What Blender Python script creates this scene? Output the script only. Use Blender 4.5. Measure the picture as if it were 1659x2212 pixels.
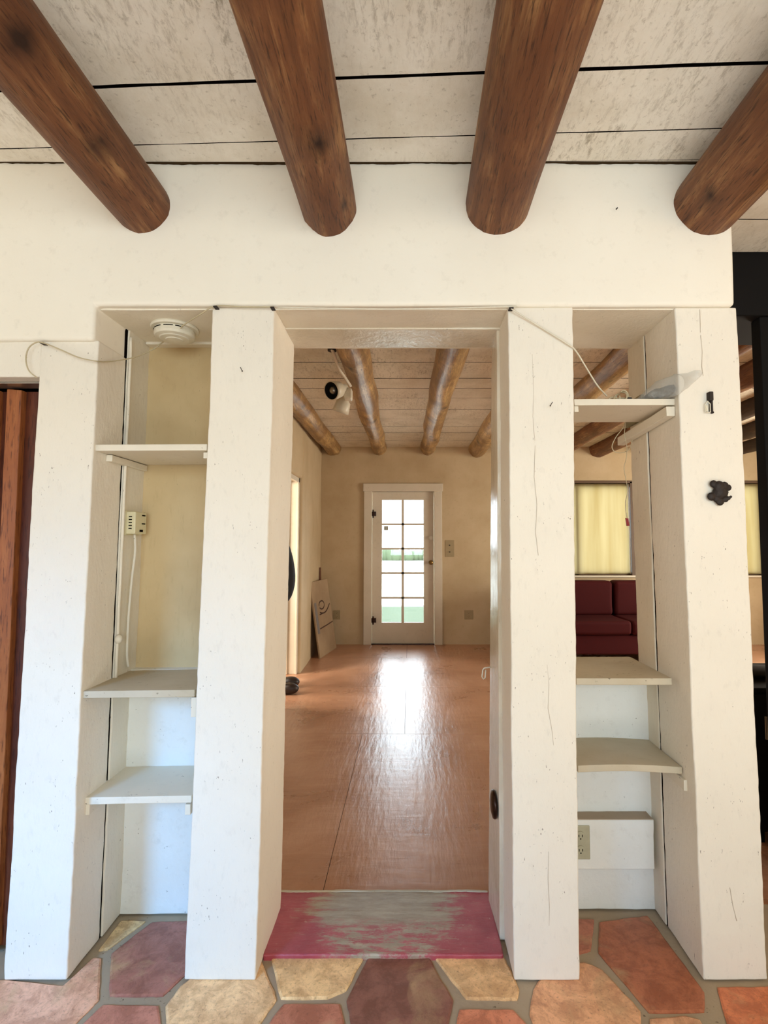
import bpy, bmesh, math, random
from mathutils import Vector, noise, Matrix
random.seed(7)
for o in list(bpy.data.objects): bpy.data.objects.remove(o)
S = bpy.context.scene
COL = S.collection

# ------------------------------------------------------------ camera, world, lights
EYE = Vector((0, 0, 1.31)); PITCH = math.radians(3.5); F = 1126.0; CX, CY = 885.0, 1106.0
cam = bpy.data.cameras.new('camera'); camo = bpy.data.objects.new('camera', cam); COL.objects.link(camo)
camo.location = EYE; camo.rotation_euler = (math.pi/2 + PITCH, 0, 0)
cam.sensor_fit = 'AUTO'; cam.sensor_width = 36; cam.lens = 36*F/2212; cam.shift_x = -(CX-829.5)/2212
cam.clip_start = 0.02; cam.clip_end = 300
S.camera = camo
S.view_settings.view_transform = 'Standard'; S.view_settings.look = 'None'
S.view_settings.gamma = 1; S.view_settings.use_curve_mapping = False
S.view_settings.exposure = -0.05
W = bpy.data.worlds.new('world'); S.world = W; W.use_nodes = True
bg = W.node_tree.nodes['Background']; bg.inputs[0].default_value = (0.76, 0.91, 1.0, 1); bg.inputs[1].default_value = 11.3

def area(name, loc, target, sx, sy, power, color, spread=180):
    l = bpy.data.lights.new(name, 'AREA'); l.shape = 'RECTANGLE'; l.size = sx; l.size_y = sy
    l.energy = power; l.color = color; l.spread = math.radians(spread)
    o = bpy.data.objects.new(name, l); COL.objects.link(o); o.location = loc
    o.rotation_euler = (Vector(target)-Vector(loc)).to_track_quat('-Z', 'Y').to_euler()
    return o
# front room: skylight comes in through an assumed rear window opening; an added blue light at the rear left and three made-up fills add to it
area('right_fill', (2.3, 0.2, 1.6), (-0.9, 1.5, 1.3), 0.8, 1.0, 9, (1.0, 0.60, 0.30))  # added warm fill from the right, no such lamp in the room
area('rear_left_blue_fill', (-2.1, -1.3, 1.8), (-1.05, 1.65, -0.15), 0.7, 0.7, 14, (0.14, 0.46, 1.0), 52)  # blue light added for assumed daylight from the rear left, no door built
area('left_fill', (-2.45, 0.3, 1.3), (0.9, 1.6, 1.2), 1.2, 1.5, 13, (1.0, 0.97, 0.90))  # added fill for the side faces, the left wall has no window
area('upward_fill', (0.5, -0.8, 0.08), (0.5, -0.75, 2.5), 3.0, 2.0, 46, (1.0, 0.97, 0.88))  # added upward fill to brighten ceiling and soffits
# made-up warm fill at the right of the back room, no window there
area('back_room_fill', (5.0, 4.6, 1.4), (-1.0, 5.2, 1.7), 1.8, 1.6, 170, (1.0, 0.92, 0.78))
# assumed daylight in the hall beyond the left doorway of the back room, no window there
area('assumed_hall_light', (-2.9, 4.4, 1.5), (0.2, 5.4, 1.2), 1.2, 1.6, 150, (1.0, 0.93, 0.80))
# light portals at the door and window openings, the rear one assumed
def portal(name, x0, x1, z0, z1, y):
    o = area(name, ((x0+x1)/2, y, (z0+z1)/2), ((x0+x1)/2, y-1, (z0+z1)/2), x1-x0, z1-z0, 1, (1, 1, 1))
    o.data.cycles.is_portal = True

# ------------------------------------------------------------ pixel -> place
cp, sp = math.cos(PITCH), math.sin(PITCH)
def ray(u, v):
    x = (u-CX)/F; y = (CY-v)/F
    return Vector((x, cp - sp*y, sp + cp*y))
def PY(u, v, Y): d = ray(u, v); return EYE + d*(Y/d.y)
def PZ(u, v, z): d = ray(u, v); return EYE + d*((z-EYE.z)/d.z)
def XY(u, v, Y): return PY(u, v, Y).x

# ------------------------------------------------------------ object helpers
def tag(o, label, cat, group=None):
    o['label'] = label; o['category'] = cat
    if group: o['group'] = group
    return o
def link_mesh(name, me, mat=None, parent=None):
    o = bpy.data.objects.new(name, me); COL.objects.link(o)
    if mat: me.materials.append(mat)
    if parent:
        o.parent = parent
        if parent.matrix_world != Matrix.Identity(4) or parent.location.length > 0:
            o.matrix_parent_inverse = Matrix.Translation(-parent.location) if parent.type == 'EMPTY' else Matrix.Identity(4)
    return o
def thing(name, loc, label, cat, group=None):
    o = bpy.data.objects.new(name, None); COL.objects.link(o); o.location = loc; o.empty_display_size = .05
    return tag(o, label, cat, group)
def struct(o): o['kind'] = 'structure'; return o
def fin(name, bm, mat, parent=None, smooth=False, bevel=0, seg=2, angle=35):
    bmesh.ops.recalc_face_normals(bm, faces=bm.faces)
    me = bpy.data.meshes.new(name); bm.to_mesh(me); bm.free()
    o = link_mesh(name, me, mat, parent)
    if smooth:
        for p in me.polygons: p.use_smooth = True
    if bevel:
        m = o.modifiers.new('bevel', 'BEVEL'); m.width = bevel; m.segments = seg; m.limit_method = 'ANGLE'; m.angle_limit = math.radians(angle)
        for p in me.polygons: p.use_smooth = True
        m2 = o.modifiers.new('wn', 'WEIGHTED_NORMAL'); m2.keep_sharp = False
    return o
def hexa(bm, f4, b4, n=(1, 1, 1), wob=0.0, ws=3.0, seed=0.0):
    """f4/b4: BL BR TR TL of front and back. Trilinear box surface with n cuts (x,y,z)."""
    nx, ny, nz = n
    def pt(a, b, c):
        f = f4[0]*(1-a)*(1-c)+f4[1]*a*(1-c)+f4[2]*a*c+f4[3]*(1-a)*c
        k = b4[0]*(1-a)*(1-c)+b4[1]*a*(1-c)+b4[2]*a*c+b4[3]*(1-a)*c
        p = f*(1-b)+k*b
        if wob:
            q = p*ws+Vector((seed, seed*2, 0))
            p = p+Vector((noise.noise(q), noise.noise(q+Vector((31, 7, 3))), noise.noise(q+Vector((3, 17, 9)))*.4))*wob
            q = p*ws*9+Vector((seed, 0, 5))
            p = p+Vector((noise.noise(q), noise.noise(q+Vector((31, 7, 3))), 0))*wob*.6
        return p
    vs = {}
    def V(i, j, k):
        if (i, j, k) not in vs: vs[(i, j, k)] = bm.verts.new(pt(i/nx, j/ny, k/nz))
        return vs[(i, j, k)]
    for i in range(nx):
        for k in range(nz):
            for j in (0, ny): bm.faces.new((V(i, j, k), V(i+1, j, k), V(i+1, j, k+1), V(i, j, k+1)))
    for j in range(ny):
        for k in range(nz):
            for i in (0, nx): bm.faces.new((V(i, j, k), V(i, j+1, k), V(i, j+1, k+1), V(i, j, k+1)))
    for i in range(nx):
        for j in range(ny):
            for k in (0, nz): bm.faces.new((V(i, j, k), V(i+1, j, k), V(i+1, j+1, k), V(i, j+1, k)))
def box(bm, x0, x1, y0, y1, z0, z1, n=(1, 1, 1), wob=0, ws=3, seed=0):
    v = Vector
    hexa(bm, [v((x0, y0, z0)), v((x1, y0, z0)), v((x1, y0, z1)), v((x0, y0, z1))],
         [v((x0, y1, z0)), v((x1, y1, z0)), v((x1, y1, z1)), v((x0, y1, z1))], n, wob, ws, seed)
def ext(f4, Y):  return [Vector((p.x, Y, p.z)) for p in f4]
def tube(bm, pts, r, n=8, closed=False):
    pts = [Vector(p) for p in pts]; rings = []; N = len(pts); up = Vector((0.13, .21, 1)).normalized(); prev = None
    for i, p in enumerate(pts):
        t = (pts[min(i+1, N-1)]-pts[max(i-1, 0)]).normalized()
        a = (prev - t*prev.dot(t)) if prev else t.orthogonal()
        a.normalize(); prev = a; b = t.cross(a)
        rr = r[i] if isinstance(r, (list, tuple)) else r
        rings.append([bm.verts.new(p+(a*math.cos(q)+b*math.sin(q))*rr) for q in [2*math.pi*k/n for k in range(n)]])
    for i in range(N-1):
        for k in range(n): bm.faces.new((rings[i][k], rings[i][(k+1) % n], rings[i+1][(k+1) % n], rings[i+1][k]))
    bm.faces.new(rings[0][::-1]); bm.faces.new(rings[-1])
def spline(pts, m=6):
    pts = [Vector(p) for p in pts]; out = []
    for i in range(len(pts)-1):
        p0 = pts[max(i-1, 0)]; p1 = pts[i]; p2 = pts[i+1]; p3 = pts[min(i+2, len(pts)-1)]
        for k in range(m):
            t = k/m
            out.append(.5*((2*p1)+(p2-p0)*t+(2*p0-5*p1+4*p2-p3)*t*t+(3*p1-p0-3*p2+p3)*t**3))
    return out+[pts[-1]]
def lathe(bm, prof, c, axis, n=32):
    axis = Vector(axis).normalized(); a = axis.orthogonal().normalized(); b = axis.cross(a); c = Vector(c); rings = []
    for (r, h) in prof:
        rings.append([bm.verts.new(c+axis*h+(a*math.cos(q)+b*math.sin(q))*max(r, 1e-4)) for q in [2*math.pi*k/n for k in range(n)]])
    for i in range(len(rings)-1):
        for k in range(n): bm.faces.new((rings[i][k], rings[i][(k+1) % n], rings[i+1][(k+1) % n], rings[i+1][k]))
    bm.faces.new(rings[0][::-1]); bm.faces.new(rings[-1])
def ellip(bm, c, r, rot=None, sub=3):
    M = Matrix.Translation(Vector(c)) @ (rot.to_matrix().to_4x4() if rot else Matrix.Identity(4)) @ Matrix.Diagonal((*r, 1))
    bmesh.ops.create_icosphere(bm, subdivisions=sub, radius=1, matrix=M)
def prism(bm, poly, n):
    """extrude planar polygon (list of Vector) by vector n"""
    a = [bm.verts.new(p) for p in poly]; b = [bm.verts.new(p+n) for p in poly]
    bm.faces.new(a); bm.faces.new(b[::-1])
    for i in range(len(poly)): bm.faces.new((a[i], a[(i+1) % len(a)], b[(i+1) % len(a)], b[i]))
B = bmesh.new

# ------------------------------------------------------------ materials
def new_mat(name):
    m = bpy.data.materials.new(name); m.use_nodes = True
    return m, m.node_tree.nodes, m.node_tree.links, m.node_tree.nodes['Principled BSDF']
def coords(N, L, scale, rot=(0, 0, 0)):
    tc = N.new('ShaderNodeTexCoord'); mp = N.new('ShaderNodeMapping')
    mp.inputs['Scale'].default_value = scale; mp.inputs['Rotation'].default_value = rot
    L.new(tc.outputs['Object'], mp.inputs[0]); return mp.outputs[0]
def nz(N, L, vec, scale, detail=6, rough=.6, dist=0):
    n = N.new('ShaderNodeTexNoise'); n.inputs['Scale'].default_value = scale; n.inputs['Detail'].default_value = detail
    n.inputs['Roughness'].default_value = rough; n.inputs['Distortion'].default_value = dist; L.new(vec, n.inputs['Vector']); return n.outputs[0]
def ramp(N, L, fac, stops):
    r = N.new('ShaderNodeValToRGB'); e = r.color_ramp.elements
    while len(e) < len(stops): e.new(0.5)
    for i, (p, c) in enumerate(stops):
        e[i].position = p; e[i].color = (*c, 1) if len(c) == 3 else c
    L.new(fac, r.inputs[0]); return r.outputs[0]
def mix(N, L, fac, a, b, mode='MIX'):
    m = N.new('ShaderNodeMix'); m.data_type = 'RGBA'; m.blend_type = mode
    for s, x in ((0, fac), (6, a), (7, b)):
        if isinstance(x, bpy.types.NodeSocket): L.new(x, m.inputs[s])
        elif s == 0: m.inputs[0].default_value = x
        else: m.inputs[s].default_value = (*x, 1)
    return m.outputs[2]
def bump(N, L, h, strength, dist, P, prev=None):
    b = N.new('ShaderNodeBump'); b.inputs['Strength'].default_value = strength; b.inputs['Distance'].default_value = dist
    L.new(h, b.inputs['Height'])
    if prev: L.new(prev, b.inputs['Normal'])
    L.new(b.outputs[0], P.inputs['Normal']); return b.outputs[0]
def W_(v): return (v, v, v)
def sr(r, g, b): return tuple(((c/255)/12.92 if c/255 < .04045 else ((c/255+.055)/1.055)**2.4) for c in (r, g, b))

def paint(name, c, c2=None, rough=.6, stretch=(1, 1, 1), bs=60, bstr=.3, bd=.002, specks=.0, speck_c=(90, 75, 55), stain=.5, grime=None, sheen=.4, rot=(0,0,0)):
    m, N, L, P = new_mat(name); c = sr(*c); c2 = sr(*c2) if c2 else tuple(x*.86 for x in c)
    v = coords(N, L, (1, 1, 1)); vs = coords(N, L, stretch, rot)
    n1 = nz(N, L, v, 2.3, 5, .55); f = ramp(N, L, n1, [(.35, W_(0)), (.68, W_(stain))])
    col = mix(N, L, f, c, c2)
    n3 = nz(N, L, vs, 22, 6, .7); f3 = ramp(N, L, n3, [(.56, W_(0)), (.75, W_(.35))])
    col = mix(N, L, f3, col, tuple(x*.78 for x in c2))
    if specks:
        n2 = nz(N, L, vs, 85, 2, .5); f2 = ramp(N, L, n2, [(.72-specks, W_(0)), (.76-specks, W_(.8))])
        n2b = nz(N, L, v, 9, 3, .6); f2b = ramp(N, L, n2b, [(.5, W_(0)), (.6, W_(1))])
        f2 = mix(N, L, 1.0, f2, f2b, 'MULTIPLY')
        col = mix(N, L, f2, col, sr(*speck_c))
    L.new(col, P.inputs['Base Color'])
    P.inputs['Roughness'].default_value = rough; P.inputs['Specular IOR Level'].default_value = sheen
    h = nz(N, L, vs, bs, 5, .65); b1 = bump(N, L, h, bstr, bd, P)
    h2 = nz(N, L, v, 7, 4, .5); bump(N, L, h2, bstr*.8, bd*4, P, b1)
    return m
def plain(name, c, rough=.5, metal=0, spec=.5, emit=None):
    m, N, L, P = new_mat(name); P.inputs['Base Color'].default_value = (*sr(*c), 1)
    P.inputs['Roughness'].default_value = rough; P.inputs['Metallic'].default_value = metal; P.inputs['Specular IOR Level'].default_value = spec
    v = coords(N, L, (1, 1, 1)); n = nz(N, L, v, 40, 4)
    col = mix(N, L, n, sr(*c), tuple(x*.75 for x in sr(*c))); L.new(col, P.inputs['Base Color'])
    return m
def wood(name, cols, rough=.5, axis='Y', scale=1.0, knots=True, bstr=.4, patch=None, spec=.3):
    m, N, L, P = new_mat(name)
    st = {'Y': (14, 1.1, 14), 'Z': (14, 14, 1.1), 'X': (1.1, 14, 14)}[axis]
    v = coords(N, L, tuple(s*scale for s in st)); n = nz(N, L, v, 2.2, 9, .68, .4)
    col = ramp(N, L, n, [(.3, sr(*cols[0])), (.5, sr(*cols[1])), (.68, sr(*cols[2]))])
    vb = coords(N, L, (1, 1, 1)); nb = nz(N, L, vb, 3.2, 6, .6, .8)
    fb = ramp(N, L, nb, [(.38, W_(.0)), (.62, W_(.75))])
    col = mix(N, L, fb, col, sr(*(patch or cols[0])))
    v3 = coords(N, L, tuple(s*scale*3 for s in st)); n3 = nz(N, L, v3, 5, 4, .6)
    f3 = ramp(N, L, n3, [(.54, W_(0)), (.66, W_(.75))]); col = mix(N, L, f3, col, tuple(x*.42 for x in sr(*cols[0])))
    if knots:
        a = N.new('ShaderNodeAttribute'); a.attribute_name = 'knot'
        col = mix(N, L, a.outputs['Fac'], col, tuple(x*.3 for x in sr(*cols[0])))
    L.new(col, P.inputs['Base Color']); P.inputs['Roughness'].default_value = rough; P.inputs['Specular IOR Level'].default_value = spec
    b1 = bump(N, L, n3, bstr, .003, P); bump(N, L, n, bstr, .006, P, b1)
    return m

M = {}
S.cycles.diffuse_bounces = 7; S.cycles.max_bounces = 12; S.cycles.sample_clamp_indirect = 6
M['wall'] = paint('cream_plaster', (236, 230, 215), (228, 220, 202), .75, bs=45, bstr=.25, stain=.5, specks=0)
M['post'] = paint('white_painted_timber', (229, 222, 207), (220, 213, 198), .6, (2.2, 2.2, .9), 40, .5, .003, specks=.02, stain=.6)
M['niche'] = paint('cream_painted_board', (230, 222, 204), (212, 201, 178), .6, (2, 2, .6), 45, .5, .003, specks=.02, stain=.8)
M['shelf'] = paint('white_painted_shelf', (224, 216, 198), (206, 196, 174), .5, (1, 1, 1), 50, .2, .001, specks=.02, stain=.6)
M['shelf_dirty'] = paint('dusty_painted_shelf', (196, 186, 164), (172, 158, 130), .6, (.8, 1.6, 1), 30, .3, .001, specks=.05, stain=1)
M['lower'] = paint('white_plaster_low', (228, 228, 222), (210, 206, 192), .7, (1, 1, 1), 30, .5, .003, specks=.025, stain=.6)
M['beige'] = paint('beige_board', (206, 182, 138), (180, 154, 110), .7, (3, 1, .6), 14, .1, .001, specks=.02, stain=.9)
M['gloss'] = paint('gloss_cream_paint', (226, 217, 197), (186, 172, 146), .22, (2, 2, .25), 30, .6, .004, specks=.02, stain=.9, sheen=.6)
M['tan_wall'] = paint('tan_plaster', (196, 176, 142), (178, 156, 120), .8, bs=40, bstr=.2, stain=.8)
M['far_trim'] = paint('white_trim_paint', (214, 204, 184), (196, 184, 158), .5, bs=40, bstr=.15, bd=.001)
M['dark'] = plain('dark_gap', (14, 9, 7), .95, 0, 0)
M['black'] = plain('black_wood', (12, 10, 10), .75, 0, .2)
M['blackcloth'] = plain('black_cloth', (16, 17, 20), .85)
M['iron'] = plain('dark_cast_iron', (44, 34, 28), .6, .4)
M['bronze'] = plain('dark_bronze', (52, 30, 20), .25, .7)
M['brass'] = plain('worn_brass', (150, 120, 70), .35, .8)
M['ivory'] = plain('ivory_plastic', (230, 220, 180), .4)
M['white_plastic'] = plain('white_plastic', (226, 218, 196), .4)
M['almond'] = plain('almond_plate', (168, 148, 108), .5)
M['sage'] = plain('sage_plate', (176, 170, 142), .6)
M['cable'] = plain('cream_cable', (196, 182, 148), .5)
M['redtag'] = plain('red_tag', (150, 25, 20), .5)
M['skin'] = plain('skin', (190, 140, 112), .55)
M['hair'] = plain('brown_hair', (50, 34, 24), .7)
M['jeans'] = plain('dark_trousers', (20, 18, 22), .9)
M['boot'] = plain('dark_brown_leather', (38, 22, 14), .45)
M['steel'] = plain('steel', (170, 165, 155), .3, .9)
M['maroon'] = plain('maroon_velvet', (66, 7, 9), .8, 0, .2)
M['cardboard'] = paint('cardboard', (166, 142, 112), (140, 116, 88), .8, (1, 1, 3), 30, .1, .001, stain=.8)
M['print'] = plain('brown_print', (66, 38, 26), .8)
M['tape'] = plain('grey_tape', (120, 114, 112), .3)
M['stick'] = wood('brown_stick', [(70, 40, 22), (96, 58, 32), (120, 76, 44)], .6, 'Z', 1, False)
M['greenwall'] = plain('pale_green_paint', (124, 142, 130), .8)
M['hedge'] = plain('hedge_green', (74, 84, 58), .9)
M['ground'] = plain('pale_ground', (225, 222, 212), .9)
M['log'] = wood('brown_stained_log', [(78, 46, 26), (124, 80, 48), (172, 130, 84)], .55, 'Y', 1, True, .5, (100, 60, 36))
M['shadelog'] = wood('shaded_brown_log', [(34, 20, 12), (58, 36, 22), (80, 52, 32)], .6, 'Y', 1, True, .5, (44, 26, 16))  # log brown darkened to carry the shade at the room's right end
M['backlog'] = wood('varnished_log', [(110, 78, 42), (182, 144, 90), (222, 188, 130)], .38, 'Y', .7, True, .5, (110, 72, 34), .6)
M['slat_wood'] = wood('orange_door_wood', [(120, 62, 30), (160, 94, 50), (184, 116, 66)], .45, 'Z', 1, False, .2, (140, 78, 38))
M['sofaleg'] = plain('dark_leg', (24, 14, 10), .5)
M['winframe'] = plain('brown_window_frame', (92, 66, 40), .5)
M['grout'] = paint('grey_grout', (166, 148, 122), (136, 118, 96), .9, bs=60, bstr=.6, specks=.05)

def ceiling_mat(name, c, c2, dark):
    m, N, L, P = new_mat(name); v = coords(N, L, (1, 1, 1))
    n1 = nz(N, L, v, 3, 8, .7); col = ramp(N, L, n1, [(.32, sr(*c2)), (.55, sr(*c))])
    v2 = coords(N, L, (20, 6, 4), (0, 0, .6)); n2 = nz(N, L, v2, 3.0, 9, .8, .3)
    vm = nz(N, L, v, 1.7, 4, .6); fm = ramp(N, L, vm, [(.42, W_(.1)), (.62, W_(1))])
    f2 = ramp(N, L, n2, [(.5, W_(0)), (.66, W_(.8))]); f = mix(N, L, 1., f2, fm, 'MULTIPLY')
    col = mix(N, L, f, col, sr(*dark))
    n4 = nz(N, L, v, 60, 3, .7); f4 = ramp(N, L, n4, [(.6, W_(0)), (.72, W_(.4))]); col = mix(N, L, f4, col, sr(*dark))
    L.new(col, P.inputs['Base Color']); P.inputs['Roughness'].default_value = .75; P.inputs['Specular IOR Level'].default_value = .3
    bump(N, L, n2, .5, .003, P); return m
M['ceil'] = ceiling_mat('whitewashed_boards', (244, 239, 226), (226, 218, 200), (146, 134, 108))
M['ceil_back'] = ceiling_mat('whitewashed_boards_back', (226, 218, 198), (204, 194, 170), (130, 116, 90))

def floor_back_mat():
    m, N, L, P = new_mat('brown_hardboard_floor'); v = coords(N, L, (1, 1, 1))
    n1 = nz(N, L, v, 1.6, 7, .65, .6); col = ramp(N, L, n1, [(.3, sr(156, 112, 86)), (.5, sr(178, 130, 100)), (.7, sr(198, 154, 126))])
    v2 = coords(N, L, (1.6, 9, 1)); n2 = nz(N, L, v2, 2.5, 7, .65, .6)
    f2 = ramp(N, L, n2, [(.5, W_(0)), (.75, W_(.35))]); col = mix(N, L, f2, col, sr(206, 164, 132))
    n3 = nz(N, L, v, 26, 4, .7); f3 = ramp(N, L, n3, [(.6, W_(0)), (.75, W_(.35))]); col = mix(N, L, f3, col, sr(140, 88, 60))
    L.new(col, P.inputs['Base Color']); P.inputs['Specular IOR Level'].default_value = .85
    r = ramp(N, L, n1, [(.3, W_(.25)), (.7, W_(.34))]); L.new(r, P.inputs['Roughness'])
    b1 = bump(N, L, n2, .3, .0035, P); v3 = coords(N, L, (6, 1, 1)); h = nz(N, L, v3, 5, 5, .6); b2 = bump(N, L, h, .42, .006, P, b1)
    return m
M['floor_back'] = floor_back_mat()
def tile_mat():
    m, N, L, P = new_mat('saltillo_tile'); a = N.new('ShaderNodeAttribute'); a.attribute_name = 'tilecol'; v = coords(N, L, (1, 1, 1))
    n1 = nz(N, L, v, 13, 9, .75, .5); f = ramp(N, L, n1, [(.42, W_(0)), (.58, W_(.9))]); c2 = mix(N, L, 1., a.outputs['Color'], (.64, .57, .53), 'MULTIPLY')
    col = mix(N, L, f, a.outputs['Color'], c2)
    n2 = nz(N, L, v, 5, 6, .6, 1.); f2 = ramp(N, L, n2, [(.52, W_(0)), (.68, W_(.55))]); col = mix(N, L, f2, col, sr(196, 164, 120))
    n3 = nz(N, L, v, 90, 5, .75); f3 = ramp(N, L, n3, [(.54, W_(0)), (.7, W_(.6))]); col = mix(N, L, f3, col, sr(110, 72, 52))
    L.new(col, P.inputs['Base Color']); P.inputs['Roughness'].default_value = .42; P.inputs['Specular IOR Level'].default_value = .4
    b = bump(N, L, n3, .3, .002, P); bump(N, L, n1, .4, .005, P, b); return m
M['tile'] = tile_mat()
def sill_mat():
    m, N, L, P = new_mat('worn_red_sill'); v = coords(N, L, (1, 1, 1)); tc = N.new('ShaderNodeTexCoord'); sx = N.new('ShaderNodeSeparateXYZ'); L.new(tc.outputs['Object'], sx.inputs[0])
    def math_(op, a, b=None, c=None):
        n = N.new('ShaderNodeMath'); n.operation = op
        for i, q in enumerate((a, b, c)):
            if q is None: continue
            if isinstance(q, bpy.types.NodeSocket): L.new(q, n.inputs[i])
            else: n.inputs[i].default_value = q
        return n.outputs[0]
    n1 = nz(N, L, v, 11, 6, .65); vs = coords(N, L, (1, 6, 1)); n2 = nz(N, L, vs, 7, 7, .75)
    dx = math_('ABSOLUTE', math_('SUBTRACT', sx.outputs[0], -.09))
    e = math_('ADD', dx, math_('MULTIPLY', math_('SUBTRACT', n1, .5), .22))
    edge = math_('MULTIPLY', math_('SUBTRACT', 1.87, sx.outputs[1]), .7)   # the worn patch narrows towards the front edge
    e = math_('ADD', e, math_('MAXIMUM', edge, 0.0))
    e = math_('ADD', e, math_('MULTIPLY', math_('SUBTRACT', n2, .5), .42))
    f = ramp(N, L, math_('ADD', e, .25), [(.455, W_(1)), (.53, W_(0))])
    fm = ramp(N, L, math_('MULTIPLY', math_('SUBTRACT', 1.905, sx.outputs[1]), 9.), [(0., W_(0)), (.55, W_(1))])
    ns = nz(N, L, coords(N, L, (1, 3.5, 1)), 13, 8, .8); st = ramp(N, L, ns, [(.46, W_(0)), (.56, W_(.95))])
    f = mix(N, L, mix(N, L, 1., fm, st, 'MULTIPLY'), f, (0, 0, 0))
    red = mix(N, L, ramp(N, L, n1, [(.35, W_(0)), (.65, W_(1))]), sr(176, 80, 86), sr(154, 58, 66))
    grey = mix(N, L, ramp(N, L, n2, [(.35, W_(0)), (.7, W_(1))]), sr(172, 158, 132), sr(132, 114, 92))
    col = mix(N, L, f, red, grey)
    n3 = nz(N, L, v, 60, 4, .7); f3 = ramp(N, L, n3, [(.63, W_(0)), (.74, W_(.7))]); col = mix(N, L, f3, col, sr(196, 160, 146))
    L.new(col, P.inputs['Base Color']); P.inputs['Roughness'].default_value = .38
    b = bump(N, L, n2, .8, .006, P); bump(N, L, n3, .3, .003, P, b); return m
M['sill'] = sill_mat()
def glass_mat(name, tint=(1, 1, 1)):
    m, N, L, P = new_mat(name); N.remove(P); o = N['Material Output']
    t = N.new('ShaderNodeBsdfTransparent'); t.inputs[0].default_value = (*tint, 1); g = N.new('ShaderNodeBsdfGlossy'); g.inputs['Roughness'].default_value = .02
    fr = N.new('ShaderNodeFresnel'); fr.inputs[0].default_value = 1.45; mx = N.new('ShaderNodeMixShader')
    L.new(fr.outputs[0], mx.inputs[0]); L.new(t.outputs[0], mx.inputs[1]); L.new(g.outputs[0], mx.inputs[2]); L.new(mx.outputs[0], o.inputs[0]); return m
M['glass'] = glass_mat('window_glass')
def shade_mat():
    m, N, L, P = new_mat('yellow_shade_cloth'); N.remove(P); o = N['Material Output']
    v = coords(N, L, (5, 1, .35)); n = nz(N, L, v, 1.3, 4, .5)
    col = ramp(N, L, n, [(.3, (.31, .21, .08)), (.62, (.40, .30, .145))])
    t = N.new('ShaderNodeBsdfTranslucent'); d = N.new('ShaderNodeBsdfDiffuse'); L.new(col, t.inputs[0]); L.new(col, d.inputs[0])
    mx = N.new('ShaderNodeMixShader'); mx.inputs[0].default_value = .35; L.new(t.outputs[0], mx.inputs[1]); L.new(d.outputs[0], mx.inputs[2]); L.new(mx.outputs[0], o.inputs[0]); return m
M['shade'] = shade_mat()
def bag_mat():
    m, N, L, P = new_mat('clear_plastic_film'); P.inputs['Base Color'].default_value = (.8, .8, .74, 1); P.inputs['Roughness'].default_value = .18
    P.inputs['Alpha'].default_value = .3; v = coords(N, L, (1, 1, 1)); n = nz(N, L, v, 45, 6, .7, 1.); bump(N, L, n, 1., .01, P); return m
M['film'] = bag_mat()

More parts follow.
